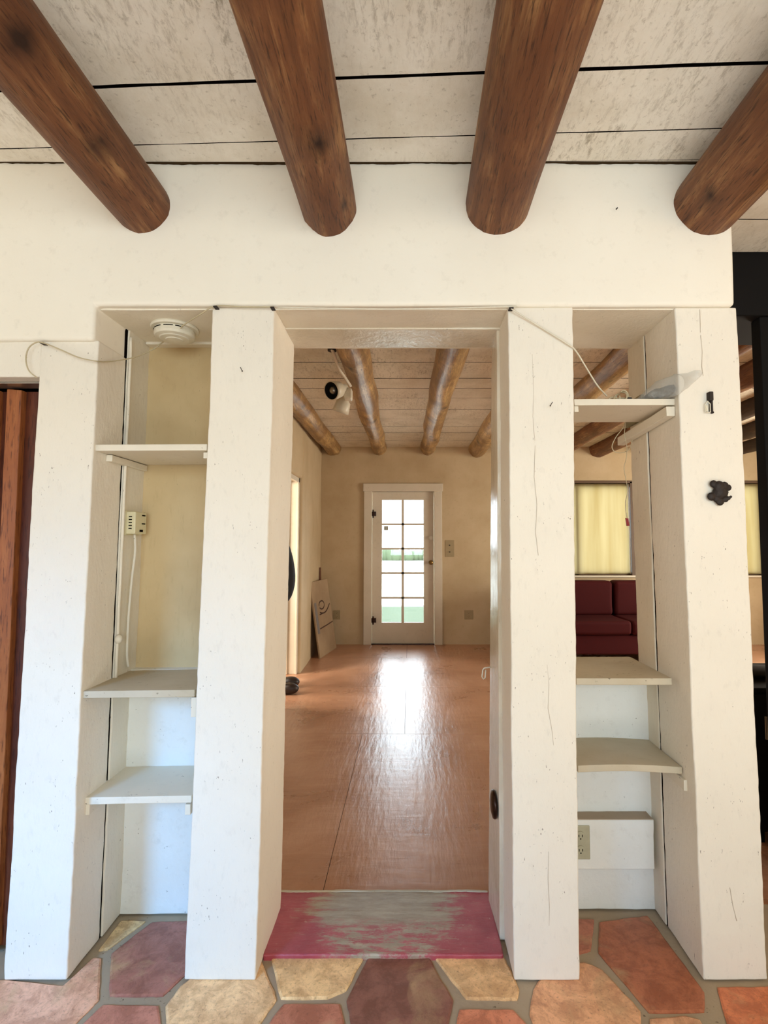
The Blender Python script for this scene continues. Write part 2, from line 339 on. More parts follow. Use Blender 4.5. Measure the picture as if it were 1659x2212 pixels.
# ------------------------------------------------------------ setting: front room
YF = 1.65; HEAD = PY(800, 664, YF).z; CEIL = 2.554; BF = -0.03; BC = 2.63; YFAR = 7.05
def floor_front():
    bm = B(); box(bm, -2.7, 2.6, -2.6, 1.99, -.06, -.006)
    struct(fin('floor', bm, M['grout']))
    T = [  # traced saltillo tiles (pixel corners on the floor plane) and their own clay colour
        ([(-60, 2118), (8, 2116), (140, 2128), (205, 2066), (219, 2068), (214, 2158), (160, 2212), (120, 2260), (-80, 2260)], (236, 182, 149)),
        ([(212, 2052), (262, 1986), (316, 1988), (232, 2050)], (225, 198, 149)),
        ([(240, 2058), (328, 1990), (470, 1985), (470, 2080), (400, 2104), (352, 2150), (236, 2150)], (165, 109, 93)),
        ([(176, 2212), (222, 2168), (343, 2170), (348, 2230), (330, 2290), (140, 2290)], (196, 131, 109)),
        ([(360, 2222), (357, 2172), (390, 2128), (478, 2060), (556, 2050), (566, 2076), (598, 2158), (560, 2212), (520, 2290), (380, 2290)], (245, 205, 153)),
        ([(585, 2064), (788, 2064), (748, 2138), (708, 2155), (606, 2156)], (247, 207, 149)),
        ([(797, 2062), (925, 2062), (950, 2110), (980, 2158), (968, 2212), (975, 2290), (775, 2290), (758, 2212), (748, 2160)], (142, 93, 77)),
        ([(936, 2064), (1088, 2062), (1122, 2136), (1118, 2158), (1006, 2156)], (243, 198, 142)),
        ([(985, 2215), (992, 2178), (1108, 2178), (1142, 2215), (1150, 2290), (990, 2290)], (218, 138, 102)),
        ([(570, 2225), (612, 2166), (735, 2166), (748, 2225), (745, 2290), (560, 2290)], (194, 126, 100)),
        ([(1143, 2190), (1152, 2136), (1180, 2090), (1262, 2076), (1300, 2092), (1384, 2182), (1386, 2240), (1380, 2300), (1190, 2300)], (234, 176, 131)),
        ([(1294, 1990), (1398, 1976), (1410, 1990), (1522, 2142), (1522, 2184), (1402, 2186), (1292, 2056)], (180, 109, 75)),
        ([(1150, 1980), (1284, 1984), (1276, 2052), (1240, 2062), (1150, 2062)], (185, 118, 91)),
        ([(1548, 2130), (1760, 2128), (1760, 2300), (1600, 2300), (1575, 2225)], (214, 126, 82)),
        ([(1402, 2198), (1480, 2192), (1512, 2200), (1560, 2300), (1410, 2300)], (225, 169, 129)),
    ]
    bm = B(); cl = bm.loops.layers.float_color.new('tilecol')
    def addtile(pts, col, seed):
        c = sum(pts, Vector())/len(pts); out = []
        for i, p in enumerate(pts):                                   # soft corners, slightly wavy sides
            q = pts[(i+1) % len(pts)]; a = pts[i-1]
            l1 = min(.02, (p-a).length*.25); l2 = min(.02, (q-p).length*.25)
            out += [p+(a-p).normalized()*l1, p*.86+(p+(a-p).normalized()*l1)*.07+(p+(q-p).normalized()*l2)*.07, p+(q-p).normalized()*l2]
            L_ = (q-p).length; k = max(2, int(L_/.03))
            for j in range(1, k):
                t = j/k; w = p.lerp(q, t); nn = (w-c).normalized(); out.append(w+nn*noise.noise(w*30+Vector((seed, 0, 0)))*.004)
        lo = [bm.verts.new((p.x, p.y, -.01)) for p in out]
        mid = [bm.verts.new((p.x, p.y, -.003)) for p in out]
        hi = [bm.verts.new(((p.x-c.x)*(1-.006/max(.05, (p-c).length))+c.x, (p.y-c.y)*(1-.006/max(.05, (p-c).length))+c.y, 0)) for p in out]
        fs = [bm.faces.new(hi)]
        for i in range(len(out)):
            j = (i+1) % len(out)
            fs += [bm.faces.new((lo[i], lo[j], mid[j], mid[i])), bm.faces.new((mid[i], mid[j], hi[j], hi[i]))]
        for f in fs:
            for l in f.loops: l[cl] = (*sr(*col), 1)
    for k, (px, col) in enumerate(T):
        pts = []
        for (u, v) in px:
            p = PZ(u, v, 0) if v < 2290 else PZ(u, v, 0)
            pts.append(Vector((p.x, p.y, 0)))
        addtile(pts, col, k*3.1)
    # the rest of the floor, out of this view: regular hexagons
    r = .19; cols = [(196, 150, 116), (150, 96, 74), (206, 168, 124), (168, 108, 84), (130, 84, 68)]
    row = 0; y = 1.215
    while y > -2.4:
        x = -2.5+(row % 2)*r*.9
        while x < 2.5:
            addtile([Vector((x+math.cos(a)*r*.96, y+math.sin(a)*r*.96, 0)) for a in [math.pi/6+math.pi/3*i for i in range(6)]], random.choice(cols), x*7+y)
            x += r*math.sqrt(3)*1.06
        y -= r*1.5*1.06; row += 1
    for (x, y) in ((-1.75, 1.52), (-2.1, 1.5), (-2.42, 1.53), (1.62, 1.52), (1.95, 1.5), (2.28, 1.53), (1.48, 1.83), (1.80, 1.81), (2.12, 1.83)):
        addtile([Vector((x+math.cos(a)*r*.84, y+math.sin(a)*r*.84, 0)) for a in [math.pi/6+math.pi/3*i for i in range(6)]], random.choice(cols), x*7+y)
    struct(fin('floor', bm, M['tile'], smooth=False))
floor_front()

def wall_boxes(name, mat, xs, zs, holes, y0, y1, parent=None):
    """wall in XZ with rectangular holes [(x0,x1,z0,z1)]"""
    xs = sorted(set(xs+[h[0] for h in holes]+[h[1] for h in holes])); zs = sorted(set(zs+[h[2] for h in holes]+[h[3] for h in holes]))
    bm = B()
    for i in range(len(xs)-1):
        run = None
        for j in range(len(zs)-1):
            cx_, cz_ = (xs[i]+xs[i+1])/2, (zs[j]+zs[j+1])/2
            hole = any(h[0] < cx_ < h[1] and h[2] < cz_ < h[3] for h in holes)
            if not hole: run = (run[0] if run else zs[j], zs[j+1])
            if hole or j == len(zs)-2:
                if run: box(bm, xs[i], xs[i+1], y0, y1, run[0], run[1]); run = None
    bmesh.ops.remove_doubles(bm, verts=bm.verts, dist=1e-5)
    return struct(fin(name, bm, mat, parent))

# upper plaster band of the partition, dropping lower at the left
def upper_wall():
    bm = B()
    fl = PY(205, 664, 1.635); fr = PY(1588, 664, 1.635); dz = PY(100, 735, 1.635).z; top = CEIL+.05
    xr_top = XY(1584, 520, 1.635)
    # one continuous grid front: columns follow the step at the left
    nx, nz_ = 110, 34; x0w = -2.7; V_ = {}
    def wp(i, k, y):
        xi = x0w+(fl.x-x0w)*(i/50) if i <= 50 else fl.x+(fr.x-fl.x)*((i-50)/60)
        t = k/nz_
        if i <= 50: z = dz+(HEAD-dz)*min(1, k/4) if k <= 4 else HEAD+(top-HEAD)*(k-4)/(nz_-4)
        else: z = HEAD+(top-HEAD)*(k-4)/(nz_-4)
        if i > 50: xi = xi+(xr_top-fr.x)*((i-50)/60)*max(0, (k-4)/(nz_-4))
        p = Vector((xi, y, z)); q = p*2.2
        return p+Vector((noise.noise(q)*.003, noise.noise(q+Vector((31, 7, 3)))*.006+noise.noise(q*6)*.0012, noise.noise(q+Vector((3, 17, 9)))*.002))
    def WV(i, k, j):
        if (i, k, j) not in V_: V_[(i, k, j)] = bm.verts.new(wp(i, k, 1.635+.335*j/6))
        return V_[(i, k, j)]
    for i in range(nx):
        k0 = 0 if i < 50 else 4
        for k in range(k0, nz_):
            for j in (0, 6): bm.faces.new((WV(i, k, j), WV(i+1, k, j), WV(i+1, k+1, j), WV(i, k+1, j)))
        for j in range(6):
            bm.faces.new((WV(i, k0, j), WV(i+1, k0, j), WV(i+1, k0, j+1), WV(i, k0, j+1)))
            bm.faces.new((WV(i, nz_, j), WV(i+1, nz_, j), WV(i+1, nz_, j+1), WV(i, nz_, j+1)))
    for j in range(6):
        for k in range(4): bm.faces.new((WV(50, k, j), WV(50, k+1, j), WV(50, k+1, j+1), WV(50, k, j+1)))
        for k in range(4, nz_): bm.faces.new((WV(nx, k, j), WV(nx, k+1, j), WV(nx, k+1, j+1), WV(nx, k, j+1)))
        for k in range(nz_): bm.faces.new((WV(0, k, j), WV(0, k+1, j), WV(0, k+1, j+1), WV(0, k, j+1)))
    struct(fin('wall_front', bm, M['wall'], bevel=.012, seg=3, angle=50))
upper_wall()
bm = B(); box(bm, -2.7, -2.6, -2.6, 2.0, -.06, 2.7); struct(fin('wall_left', bm, M['wall']))
bm = B(); box(bm, 2.5, 2.6, -2.6, 2.2, -.06, 2.7); struct(fin('wall_right', bm, M['wall']))
wall_boxes('wall_rear', M['wall'], [-2.7, 2.6], [-.06, 2.7], [(-.75, 1.85, .9, 2.4)], -2.7, -2.6)
bm = B(); box(bm, -.75, 1.85, -2.67, -2.66, .9, 2.4); rw = struct(fin('window_1', bm, M['glass']))  # assumed window behind the camera, added to let daylight in
bm = B()
for x in (-.75, .08, .9, 1.80): box(bm, x, x+.05, -2.64, -2.60, .9, 2.4)
for z in (.9, 1.6, 2.35): box(bm, -.75, 1.85, -2.64, -2.60, z, z+.05)
fin('window_frame', bm, M['far_trim'], rw)

def plank_quads(name, mat, z, lines, x0, x1, thick=.03, gap=.004, dark=None):
    """boards across the room: lines = list of (y at x0, y at x1)"""
    bm = B()
    for i in range(len(lines)-1):
        a, b = lines[i], lines[i+1]; g = gap if isinstance(gap, float) else gap[i]; gb = gap if isinstance(gap, float) else gap[min(i+1, len(gap)-1)]
        f4 = [Vector((x0, a[0]+g/2, z)), Vector((x1, a[1]+g/2, z)), Vector((x1, a[1]+g/2, z+thick)), Vector((x0, a[0]+g/2, z+thick))]
        b4 = [Vector((x0, b[0]-gb/2, z)), Vector((x1, b[1]-gb/2, z)), Vector((x1, b[1]-gb/2, z+thick)), Vector((x0, b[0]-gb/2, z+thick))]
        dz = random.uniform(-.001, .001)
        for q in f4+b4: q.z += dz
        hexa(bm, f4, b4, (90, 4, 1), .0018, 5, i*3.3)
    o = struct(fin(name, bm, mat)); o.data.materials.append(M['dark'])      # board edges facing the seams are dark
    for p in o.data.polygons:
        if abs(p.normal.y) > .9: p.material_index = 1
    return o
def seam(pa, pb, z, x0, x1):
    a, b = PZ(*pa, z), PZ(*pb, z); s = (b.y-a.y)/(b.x-a.x)
    return (a.y+s*(x0-a.x), a.y+s*(x1-a.x))
s1 = seam((215, 187), (1659, 135), CEIL, -2.6, 2.5); s2 = seam((305, 313), (1560, 277), CEIL, -2.6, 2.5)
s3 = seam((0, 365), (1500, 345), CEIL, -2.6, 2.5)
lines = [tuple(q-.33*k for q in s1) for k in range(11, 0, -1)]+[s1, s2, s3, (1.93, 1.93), (2.155, 2.155)]
plank_quads('ceiling', M['ceil'], CEIL, lines, -2.6, 2.5, gap=[.006]*10+[.006, .0095, .005, .003, .004])
bm = B(); box(bm, -2.7, 2.6, -2.7, 2.16, CEIL+.035, CEIL+.06); struct(fin('ceiling', bm, M['dark']))

# gap shadow put in as a dark strip between plaster and ceiling boards
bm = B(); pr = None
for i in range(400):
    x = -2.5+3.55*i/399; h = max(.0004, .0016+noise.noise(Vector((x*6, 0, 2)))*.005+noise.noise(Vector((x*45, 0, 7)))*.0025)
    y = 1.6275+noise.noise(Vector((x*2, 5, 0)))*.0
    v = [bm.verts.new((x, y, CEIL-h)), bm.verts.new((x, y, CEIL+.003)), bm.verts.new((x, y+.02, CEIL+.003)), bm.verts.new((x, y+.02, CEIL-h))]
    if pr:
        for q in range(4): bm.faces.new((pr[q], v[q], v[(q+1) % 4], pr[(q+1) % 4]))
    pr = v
struct(fin('gap_shadow_strip', bm, M['gap_shadow'] if 'gap_shadow' in M else M.setdefault('gap_shadow', plain('gap_shadow', (70, 56, 38), .95, 0, 0))))
# ------------------------------------------------------------ logs (vigas)
def log(name, mat, ends, rs, label, group, knots=(), amp=.006, seed=0., rings=110, bend=.012, n=56):
    (x0, y0, z0), (x1, y1, z1) = ends; bm = B(); kl = bm.verts.layers.float.new('knot'); prev = None
    for i in range(rings+1):
        t = i/rings; c = Vector((x0+(x1-x0)*t, y0+(y1-y0)*t, z0+(z1-z0)*t)); r = rs[0]+(rs[1]-rs[0])*t
        w = min(1, (1-t)*6)                    # straight at the wall end
        c += Vector((noise.noise(Vector((seed, c.y*.8, 0))), 0, noise.noise(Vector((seed+9, c.y*.8, 4)))*.5))*bend*w
        ring = []
        for k in range(n):
            a = 2*math.pi*k/n; d = Vector((math.cos(a), 0, math.sin(a)))
            q = Vector((d.x*1.3, c.y*2.2, d.z*1.3))+Vector((seed*3, 0, 0)); rr = r+noise.noise(q)*amp
            q = Vector((d.x*7, c.y*1.5, d.z*7))+Vector((seed*5, 0, 0)); rr += noise.noise(q)*amp*.35
            kv = 0
            for (ky, ka, ks, kh) in knots:
                da = (a-math.radians(ka)+math.pi) % (2*math.pi)-math.pi; dd = math.hypot((c.y-ky)*.8, da*r)/ks
                e = math.exp(-dd*dd*1.4); rr += kh*e-kh*1.3*math.exp(-dd*dd*9); kv = max(kv, math.exp(-dd*dd*3.2)*1.3*(.8+.5*noise.noise(Vector((ky*9, c.y*22, a*9)))))
            v = bm.verts.new(c+d*rr); v[kl] = kv; ring.append(v)
        if prev:
            for k in range(n): bm.faces.new((prev[k], prev[(k+1) % n], ring[(k+1) % n], ring[k]))
        else: bm.faces.new(ring[::-1])
        prev = ring
    bm.faces.new(prev)
    o = fin(name, bm, mat, smooth=True); return tag(o, label, 'beam', group)
def front_log(u, v, rpx, label, knots, seed, rnear=None, amp=.005):
    c = PY(u, v, 1.64); r = rpx/F*1.64/ray(u, v).y*1.0
    log('log_beam', M['log'], ((c.x, -2.55, c.z+.012), (c.x, 1.72, c.z)), ((rnear or r)*1.05, r), label, 'log beams of the front room', knots, amp, seed)
front_log(309, 447, 59, 'brown stained ceiling log, leftmost of the front room, with a dark knot near the wall', [(1.30, 312, .05, .007), (1.02, 318, .06, .005), (.70, 300, .05, .004)], 1.3, .092)
front_log(711, 455, 57, 'brown stained ceiling log left of the doorway centre, with a large raised knot', [(1.25, 292, .055, .012), (1.53, 318, .022, .003), (.8, 262, .05, .004)], 4.1, .112)
front_log(1074, 443, 69, 'smooth brown stained ceiling log right of the doorway centre, without knots', [], 7.7, .107)
front_log(1527, 441, 71, 'brown stained ceiling log at the right end of the plaster wall', [(1.5, 225, .04, .004)], 9.2, .112)

# ------------------------------------------------------------ timber posts
def post(px, y1, label, seed, y0=YF, top=None):
    (tlu, tlv), (tru, trv), (bru, brv), (blu, blv) = px
    tz = top if top else HEAD
    tl, tr, br, bl = PY(tlu, tlv, y0), PY(tru, trv, y0), PY(bru, brv, y0), PY(blu, blv, y0)
    f4 = [Vector((bl.x, y0, 0)), Vector((br.x, y0, 0)), Vector((tr.x, y0, tz)), Vector((tl.x, y0, tz))]
    bm = B(); hexa(bm, f4, ext(f4, y1), (10, 10, 170), .0026, 3.2, seed)
    return tag(fin('timber_post', bm, M['post'], bevel=.005, seg=3, angle=50), label, 'post', 'heavy white timber posts of the partition'), f4
g1, P1 = post([(88, 738), (213, 733), (145, 2120), (8, 2112)], 1.815, 'white timber post beside the brown folding door, lowest topped of the posts', 1, top=PY(150, 735, YF).z)
g2, P2 = post([(460, 662), (593, 662), (553, 2120), (397, 2131)], 1.95, 'white timber post on the left side of the central doorway', 5)
g3, P3 = post([(1097, 663), (1237, 663), (1252, 2108), (1110, 2120)], 1.95, 'white timber post on the right side of the central doorway, with long thin cracks', 9)
g4, P4 = post([(1458, 665), (1591, 665), (1659, 2115), (1520, 2118)], 1.87, 'white timber post at the right end of the partition carrying small dark iron hooks', 13)
def edge_x(Pf, side, z):
    b, t = (Pf[0], Pf[3]) if side == 'L' else (Pf[1], Pf[2]); k = z/t.z; return b.x+(t.x-b.x)*k

# thin crack marks on the third and fourth posts (real grooves, modelled as dark slivers set in the face)
def crack(pts, Y, w, parent, name='crack'):
    bm = B(); P_ = [PY(u, v, Y) for u, v in pts]
    for i in range(len(P_)-1):
        a, b = P_[i], P_[i+1]; wa = w*(.3+.7*math.sin(math.pi*(i+.2)/len(P_))); wb = w*(.3+.7*math.sin(math.pi*(i+1.2)/len(P_)))
        f4 = [a-Vector((wa, 0, 0)), a+Vector((wa, 0, 0)), b+Vector((wb, 0, 0)), b-Vector((wb, 0, 0))]
        hexa(bm, f4, [q+Vector((0, .004, 0)) for q in f4])
    return fin(name, bm, M['crackc'], parent)
M['crackc'] = plain('crack_shadow', (196, 182, 160), .9)
crack([(1150, 765), (1153, 850), (1151, 900), (1156, 960), (1154, 1030), (1160, 1090), (1157, 1150), (1163, 1200)], 1.6485, .0006, g3)
crack([(1182, 1436), (1186, 1480), (1184, 1530), (1192, 1575), (1196, 1610)], 1.6485, .0006, g3)
crack([(1185, 1840), (1184, 1900), (1187, 1960), (1186, 2000)], 1.6485, .0008, g3)
crack([(1512, 668), (1513, 700), (1513, 718)], 1.6485, .0008, g4)
crack([(1514, 724), (1517, 760), (1516, 790), (1519, 812)], 1.6485, .001, g4)
crack([(1577, 1918), (1584, 1960), (1592, 1990)], 1.6485, .0008, g4)

# ------------------------------------------------------------ left niche
def XW(Pf, side, z): return edge_x(Pf, side, z)
zt = HEAD
# rear casing board of the left niche (behind post 1)
def side_board(name, Pf, side, y0, y1, off, thick, mat, ztop, label, cat, seed):
    s = -1 if side == 'R' else 1    # side 'R' : board's visible face is the right edge of post 1
    xb, xt = edge_x(Pf, side, 0)+off, edge_x(Pf, side, ztop)+off
    f4 = [Vector((xb+min(0, s*thick), y0, 0)), Vector((xb+max(0, s*thick), y0, 0)), Vector((xt+max(0, s*thick), y0, ztop)), Vector((xt+min(0, s*thick), y0, ztop))]
    bm = B(); hexa(bm, f4, ext(f4, y1), (2, 4, 70), .003, 3, seed)
    return tag(fin(name, bm, mat, bevel=.004, seg=2, angle=50), label, cat)
side_board('casing_board', P1, 'R', 1.823, 2.0, .004, .08, M['niche'], zt, 'cream painted rear board on the left wall of the left alcove', 'board', 21)
# upper part of the left niche wall above post 1 is the end of the wall; a filler behind it
bm = B(); xw = XY(208, 700, 1.65)
box(bm, xw-.12, xw-.003, 1.66, 1.99, PY(150, 735, YF).z-.06, HEAD+.02, (2, 6, 6), .002, 4, 3); struct(fin('wall_niche', bm, M['niche'], bevel=.004))
# soffit over all three openings
bm = B(); box(bm, XY(200, 664, YF), XY(1590, 664, YF)-.05, 1.66, 2.0, HEAD-.004, HEAD+.04, (30, 6, 1), .002, 4, 2)
struct(fin('ceiling_niche', bm, M['niche'], bevel=.003))
bm = B(); box(bm, XY(200, 664, YF)+.03, XY(593, 664, YF)-.02, 1.93, 2.0, HEAD-.013, HEAD+.02, (10, 2, 1), .002, 4, 6)
struct(fin('trim_1', bm, M['niche'], bevel=.003))
zB = PY(300, 1491, 1.66).z
bm = B(); box(bm, edge_x(P1, 'R', 1)-.06, edge_x(P2, 'L', 1)+.05, 1.965, 1.99, zB-.02, HEAD+.02, (8, 1, 20), .0015, 3, 4); struct(fin('wall_alcove_back', bm, M['beige']))
bm = B(); box(bm, edge_x(P1, 'R', 1)-.09, edge_x(P2, 'L', 0)+.09, 1.93, 2.0, 0, zB, (14, 2, 24), .004, 5, 5); struct(fin('wall_alcove_low', bm, M['lower'], bevel=.004))

def shelf(uL, uR, vL, vR, thick, Yf, Yb, label, mat='shelf', xbL=None, xbR=None, sag=0., seed=0., group='shelves'):
    a, b = PY(uL, vL, Yf), PY(uR, vR, Yf)
    L0, R0 = a.x, b.x; bm = B(); nx = 24
    pts = {}
    f4 = [Vector((L0, Yf, a.z-thick)), Vector((R0, Yf, b.z-thick)), Vector((R0, Yf, b.z)), Vector((L0, Yf, a.z))]
    b4 = [Vector((xbL if xbL is not None else L0, Yb, a.z-thick)), Vector((xbR if xbR is not None else R0, Yb, b.z-thick)), Vector((xbR if xbR is not None else R0, Yb, b.z)), Vector((xbL if xbL is not None else L0, Yb, a.z))]
    hexa(bm, f4, b4, (nx, 6, 1), .0012, 4, seed)
    if sag:
        for v in bm.verts:
            t = (v.co.x-L0)/(R0-L0); v.co.z += sag*math.sin(math.pi*min(1, max(0, t)))
    o = fin('shelf', bm, M[mat], bevel=.002, seg=2, angle=50); tag(o, label, 'shelf', group); return o
def cleat(p0, p1, h, w, label, seed=0):
    """small support strip running from p0 (front) to p1 (rear) under a shelf, p = top centre"""
    bm = B(); f4 = [p0+Vector((-w/2, 0, -h)), p0+Vector((w/2, 0, -h)), p0+Vector((w/2, 0, 0)), p0+Vector((-w/2, 0, 0))]
    b4 = [p1+Vector((-w/2, 0, -h)), p1+Vector((w/2, 0, -h)), p1+Vector((w/2, 0, 0)), p1+Vector((-w/2, 0, 0))]
    hexa(bm, f4, b4, (1, 8, 1), .0015, 9, seed); return tag(fin('shelf_cleat', bm, M['shelf'], bevel=.002, angle=50), label, 'cleat')
gL, gR = 'shelves of the left alcove', 'shelves of the right alcove'
shelf(206, 447, 960, 959, .021, 1.66, 1.96, 'highest shelf of the left alcove, white edge and cream underside', seed=1, group=gL)
shelf(177, 421, 1493, 1490, .022, 1.66, 1.965, 'dusty dirty middle shelf of the left alcove under the beige board', 'shelf_dirty', seed=2, group=gL)
shelf(181, 414, 1723, 1719, .022, 1.70, 1.93, 'lowest shelf of the left alcove, painted bluish white', seed=3, group=gL)
# right alcove
sA = shelf(1240, 1467, 862, 861, .021, 1.68, 1.92, 'highest shelf of the right alcove, holding the plastic bag', seed=4, group=gR)
sB = shelf(1245, 1452, 1465, 1465, .022, 1.71, 2.03, 'middle shelf of the right alcove, open to the red sofa behind', seed=5, group=gR)
sC = shelf(1248, 1474, 1654, 1657, .022, 1.72, 1.955, 'lowest bowed shelf of the right alcove above the outlet ledge', 'shelf_dirty', sag=.006, seed=6, group=gR)
for q in (sB,): q.data.materials.clear(); q.data.materials.append(M['shelf_dirty'])
zA = PY(206, 975, 1.66).z
cleat(Vector((XY(228, 985, 1.70), 1.72, zA-.001)), Vector((XY(228, 985, 1.70)-.002, 1.96, zA-.001)), .022, .02, 'painted cleat under the left end of the highest left alcove shelf', 1)
cleat(Vector((edge_x(P2, 'L', zA)-.011, 1.67, zA-.001)), Vector((edge_x(P2, 'L', zA)-.011, 1.93, zA-.001)), .02, .016, 'painted cleat under the right end of the highest left alcove shelf', 2)
z = PY(177, 1508, 1.66).z
cleat(Vector((edge_x(P2, 'L', z)-.0135, 1.672, z-.001)), Vector((edge_x(P2, 'L', z)-.0135, 1.9, z-.001)), .062, .022, 'tall chipped cleat under the dusty middle shelf of the left alcove', 3)
z = PY(181, 1738, 1.70).z
cleat(Vector((XY(186, 1738, 1.7), 1.703, z-.001)), Vector((XY(186, 1738, 1.7), 1.92, z-.001)), .033, .018, 'short white cleat under the left end of the lowest left alcove shelf', 4)
cleat(Vector((XY(405, 1738, 1.7), 1.703, z-.001)), Vector((XY(405, 1738, 1.7), 1.9, z-.001)), .033, .018, 'short white cleat under the right end of the lowest left alcove shelf', 5)
z = PY(1467, 876, 1.68).z; xr = edge_x(P4, 'L', z)-.014
cleat(Vector((xr, 1.675, z-.004)), Vector((xr-.012, 2.05, z-.030)), .032, .028, 'long slanting white cleat under the highest right alcove shelf', 6)
cleat(Vector((XY(1246, 876, 1.68), 1.685, z)), Vector((XY(1246, 876, 1.68), 1.9, z)), .02, .014, 'small white cleat at the left end of the highest right alcove shelf', 7)
z = PY(1474, 1675, 1.72).z
cleat(Vector((XY(1476, 1680, 1.72), 1.70, z-.006)), Vector((XY(1476, 1680, 1.72), 1.93, z-.006)), .034, .018, 'short white cleat under the right end of the bowed shelf', 8)

# electrical conduit and bump on left niche wall
bm = B(); pts = []
for i in range(60):
    z_ = PY(200, 1495, 1.66).z+(HEAD-.03-PY(200, 1495, 1.66).z)*i/59
    pts.append(Vector((edge_x(P1, 'R', z_)+.008+noise.noise(Vector((0, 0, z_*7)))*.002, 1.826, z_)))
cond = thing('painted_conduit', pts[0], 'painted over cream cord running down the crack in the left alcove wall', 'conduit')
tube(bm, pts, .0055, 8); fin('cord', bm, M['niche'], cond, smooth=True)
bm = B(); zz = PY(249, 1380, 1.825).z; ellip(bm, (edge_x(P1, 'R', zz)+.014, 1.822, zz), (.013, .013, .016)); fin('junction_knob', bm, M['shelf'], cond, smooth=True)
# dark gap along the crack
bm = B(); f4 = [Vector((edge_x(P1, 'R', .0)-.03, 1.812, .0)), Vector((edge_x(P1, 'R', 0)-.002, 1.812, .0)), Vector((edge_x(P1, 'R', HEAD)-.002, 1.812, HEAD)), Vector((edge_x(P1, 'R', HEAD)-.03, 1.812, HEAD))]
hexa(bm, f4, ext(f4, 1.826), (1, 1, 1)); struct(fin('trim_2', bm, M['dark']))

# gas alarm box on left niche wall
zz = PY(290, 1131, 1.87).z; x0 = edge_x(P1, 'R', zz)+.006
al = thing('alarm_box', (x0, 1.89, zz-.04), 'cream plastic alarm box with dark vent slots on the left alcove wall', 'alarm')
bm = B(); box(bm, x0, x0+.036, 1.845, 1.925, zz-.038, zz+.042); fin('housing', bm, M['ivory'], al, bevel=.004)
bm = B(); box(bm, x0-.002, x0+.005, 1.839, 1.931, zz-.042, zz+.046); fin('back_plate', bm, M['ivory'], al, bevel=.002)
for k in range(5):
    bm = B(); zk = zz-.02+k*.0105; box(bm, x0+.013, x0+.024, 1.8435, 1.848, zk, zk+.0035); fin('vent_slot', bm, M['dark'], al)
for (yy, z_) in ((1.89, .028), (1.89, -.002), (1.875, -.03)):
    bm = B(); box(bm, x0+.033, x0+.0375, yy, yy+.022, zz+z_, zz+z_+.004 if z_ > -.03 else zz+z_+.008); fin('button_mark', bm, M['dark'], al)
bm = B(); xx = x0+.012
tube(bm, spline([Vector((xx, 1.888, zz-.038)), Vector((xx+.003, 1.89, zz-.1)), Vector((xx-.003, 1.885, zz-.2)), Vector((xx-.008, 1.88, zz-.34)), Vector((xx-.01, 1.882, zz-.46)), Vector((xx-.008, 1.89, PY(283, 1440, 1.89).z))]), .0045, 8)
fin('alarm_cord', bm, M['shelf'], al, smooth=True)

# smoke detector
c = PZ(378, 708, HEAD-.004); c.z = HEAD-.004
sd = thing('smoke_detector', c, 'round white smoke detector on the left alcove soffit', 'smoke detector')
bm = B(); lathe(bm, [(.0, 0), (.078, 0), (.08, -.006), (.077, -.011), (.0, -.011)], c, (0, 0, 1), 48); fin('mounting_base', bm, M['white_plastic'], sd, smooth=False, bevel=.001)
bm = B(); lathe(bm, [(.0, -.011), (.066, -.011), (.068, -.03), (.064, -.037), (.05, -.04), (.048, -.043), (.03, -.044), (.028, -.047), (0, -.048)], c, (0, 0, 1), 48); fin('cover', bm, M['white_plastic'], sd, bevel=.001)
for k, (a0, a1) in enumerate([(195, 215), (222, 255), (262, 290), (295, 318)]):
    bm = B(); pts = [c+Vector((math.cos(math.radians(a))*.0668, math.sin(math.radians(a))*.0668, -.0165)) for a in range(a0, a1, 3)]; tube(bm, pts, .0017, 6); fin('vent_slot', bm, M['dark'], sd)

# cream cable swagged across the front
cb = thing('thin_cable', PY(60, 780, 1.63), 'thin tan cable looping from the left lintel past the smoke detector', 'cable')
bm = B(); pts = [PY(80, 816, 1.63), PY(62, 800, 1.625), PY(56, 775, 1.622), PY(62, 752, 1.622), PY(78, 740, 1.625), PY(95, 741, 1.625), PY(130, 755, 1.63), PY(170, 772, 1.63), PY(208, 780, 1.635), PY(235, 781, 1.70), PY(290, 772, 1.80), PY(330, 755, 1.86), PY(348, 742, 1.86), PY(372, 724, 1.80), PY(400, 700, 1.72), PY(435, 678, 1.66), PY(466, 661, 1.632), PY(530, 663, 1.631), PY(590, 663, 1.631)]
tube(bm, spline(pts, 8), .0022, 6); fin('cable', bm, M['cable'], cb, smooth=True)
for (u, v) in ((90, 740), (465, 662), (588, 664)):
    bm = B(); p = PY(u, v, 1.628); box(bm, p.x-.006, p.x+.006, p.y-.002, p.y+.02, p.z-.002, p.z+.0015); fin('staple', bm, M['iron'], cb)
c2 = thing('speaker_wire', PY(1100, 663, 1.63), 'pale wire running diagonally across the third post to the shelf cord pile', 'wire')
bm = B(); pts = [PY(600, 664, 1.632), PY(850, 668, 1.636), PY(1098, 663, 1.632), PY(1106, 668, 1.63), PY(1165, 705, 1.64), PY(1225, 742, 1.64), PY(1243, 757, 1.65), PY(1265, 792, 1.68), PY(1290, 832, 1.72), PY(1311, 856, 1.76)]
tube(bm, spline(pts, 8), .0026, 6); fin('wire', bm, M['white_plastic'], c2, smooth=True)
bm = B(); p = PY(1104, 665, 1.627); box(bm, p.x-.006, p.x+.008, p.y-.002, p.y+.02, p.z-.002, p.z+.0015); fin('staple', bm, M['iron'], c2)

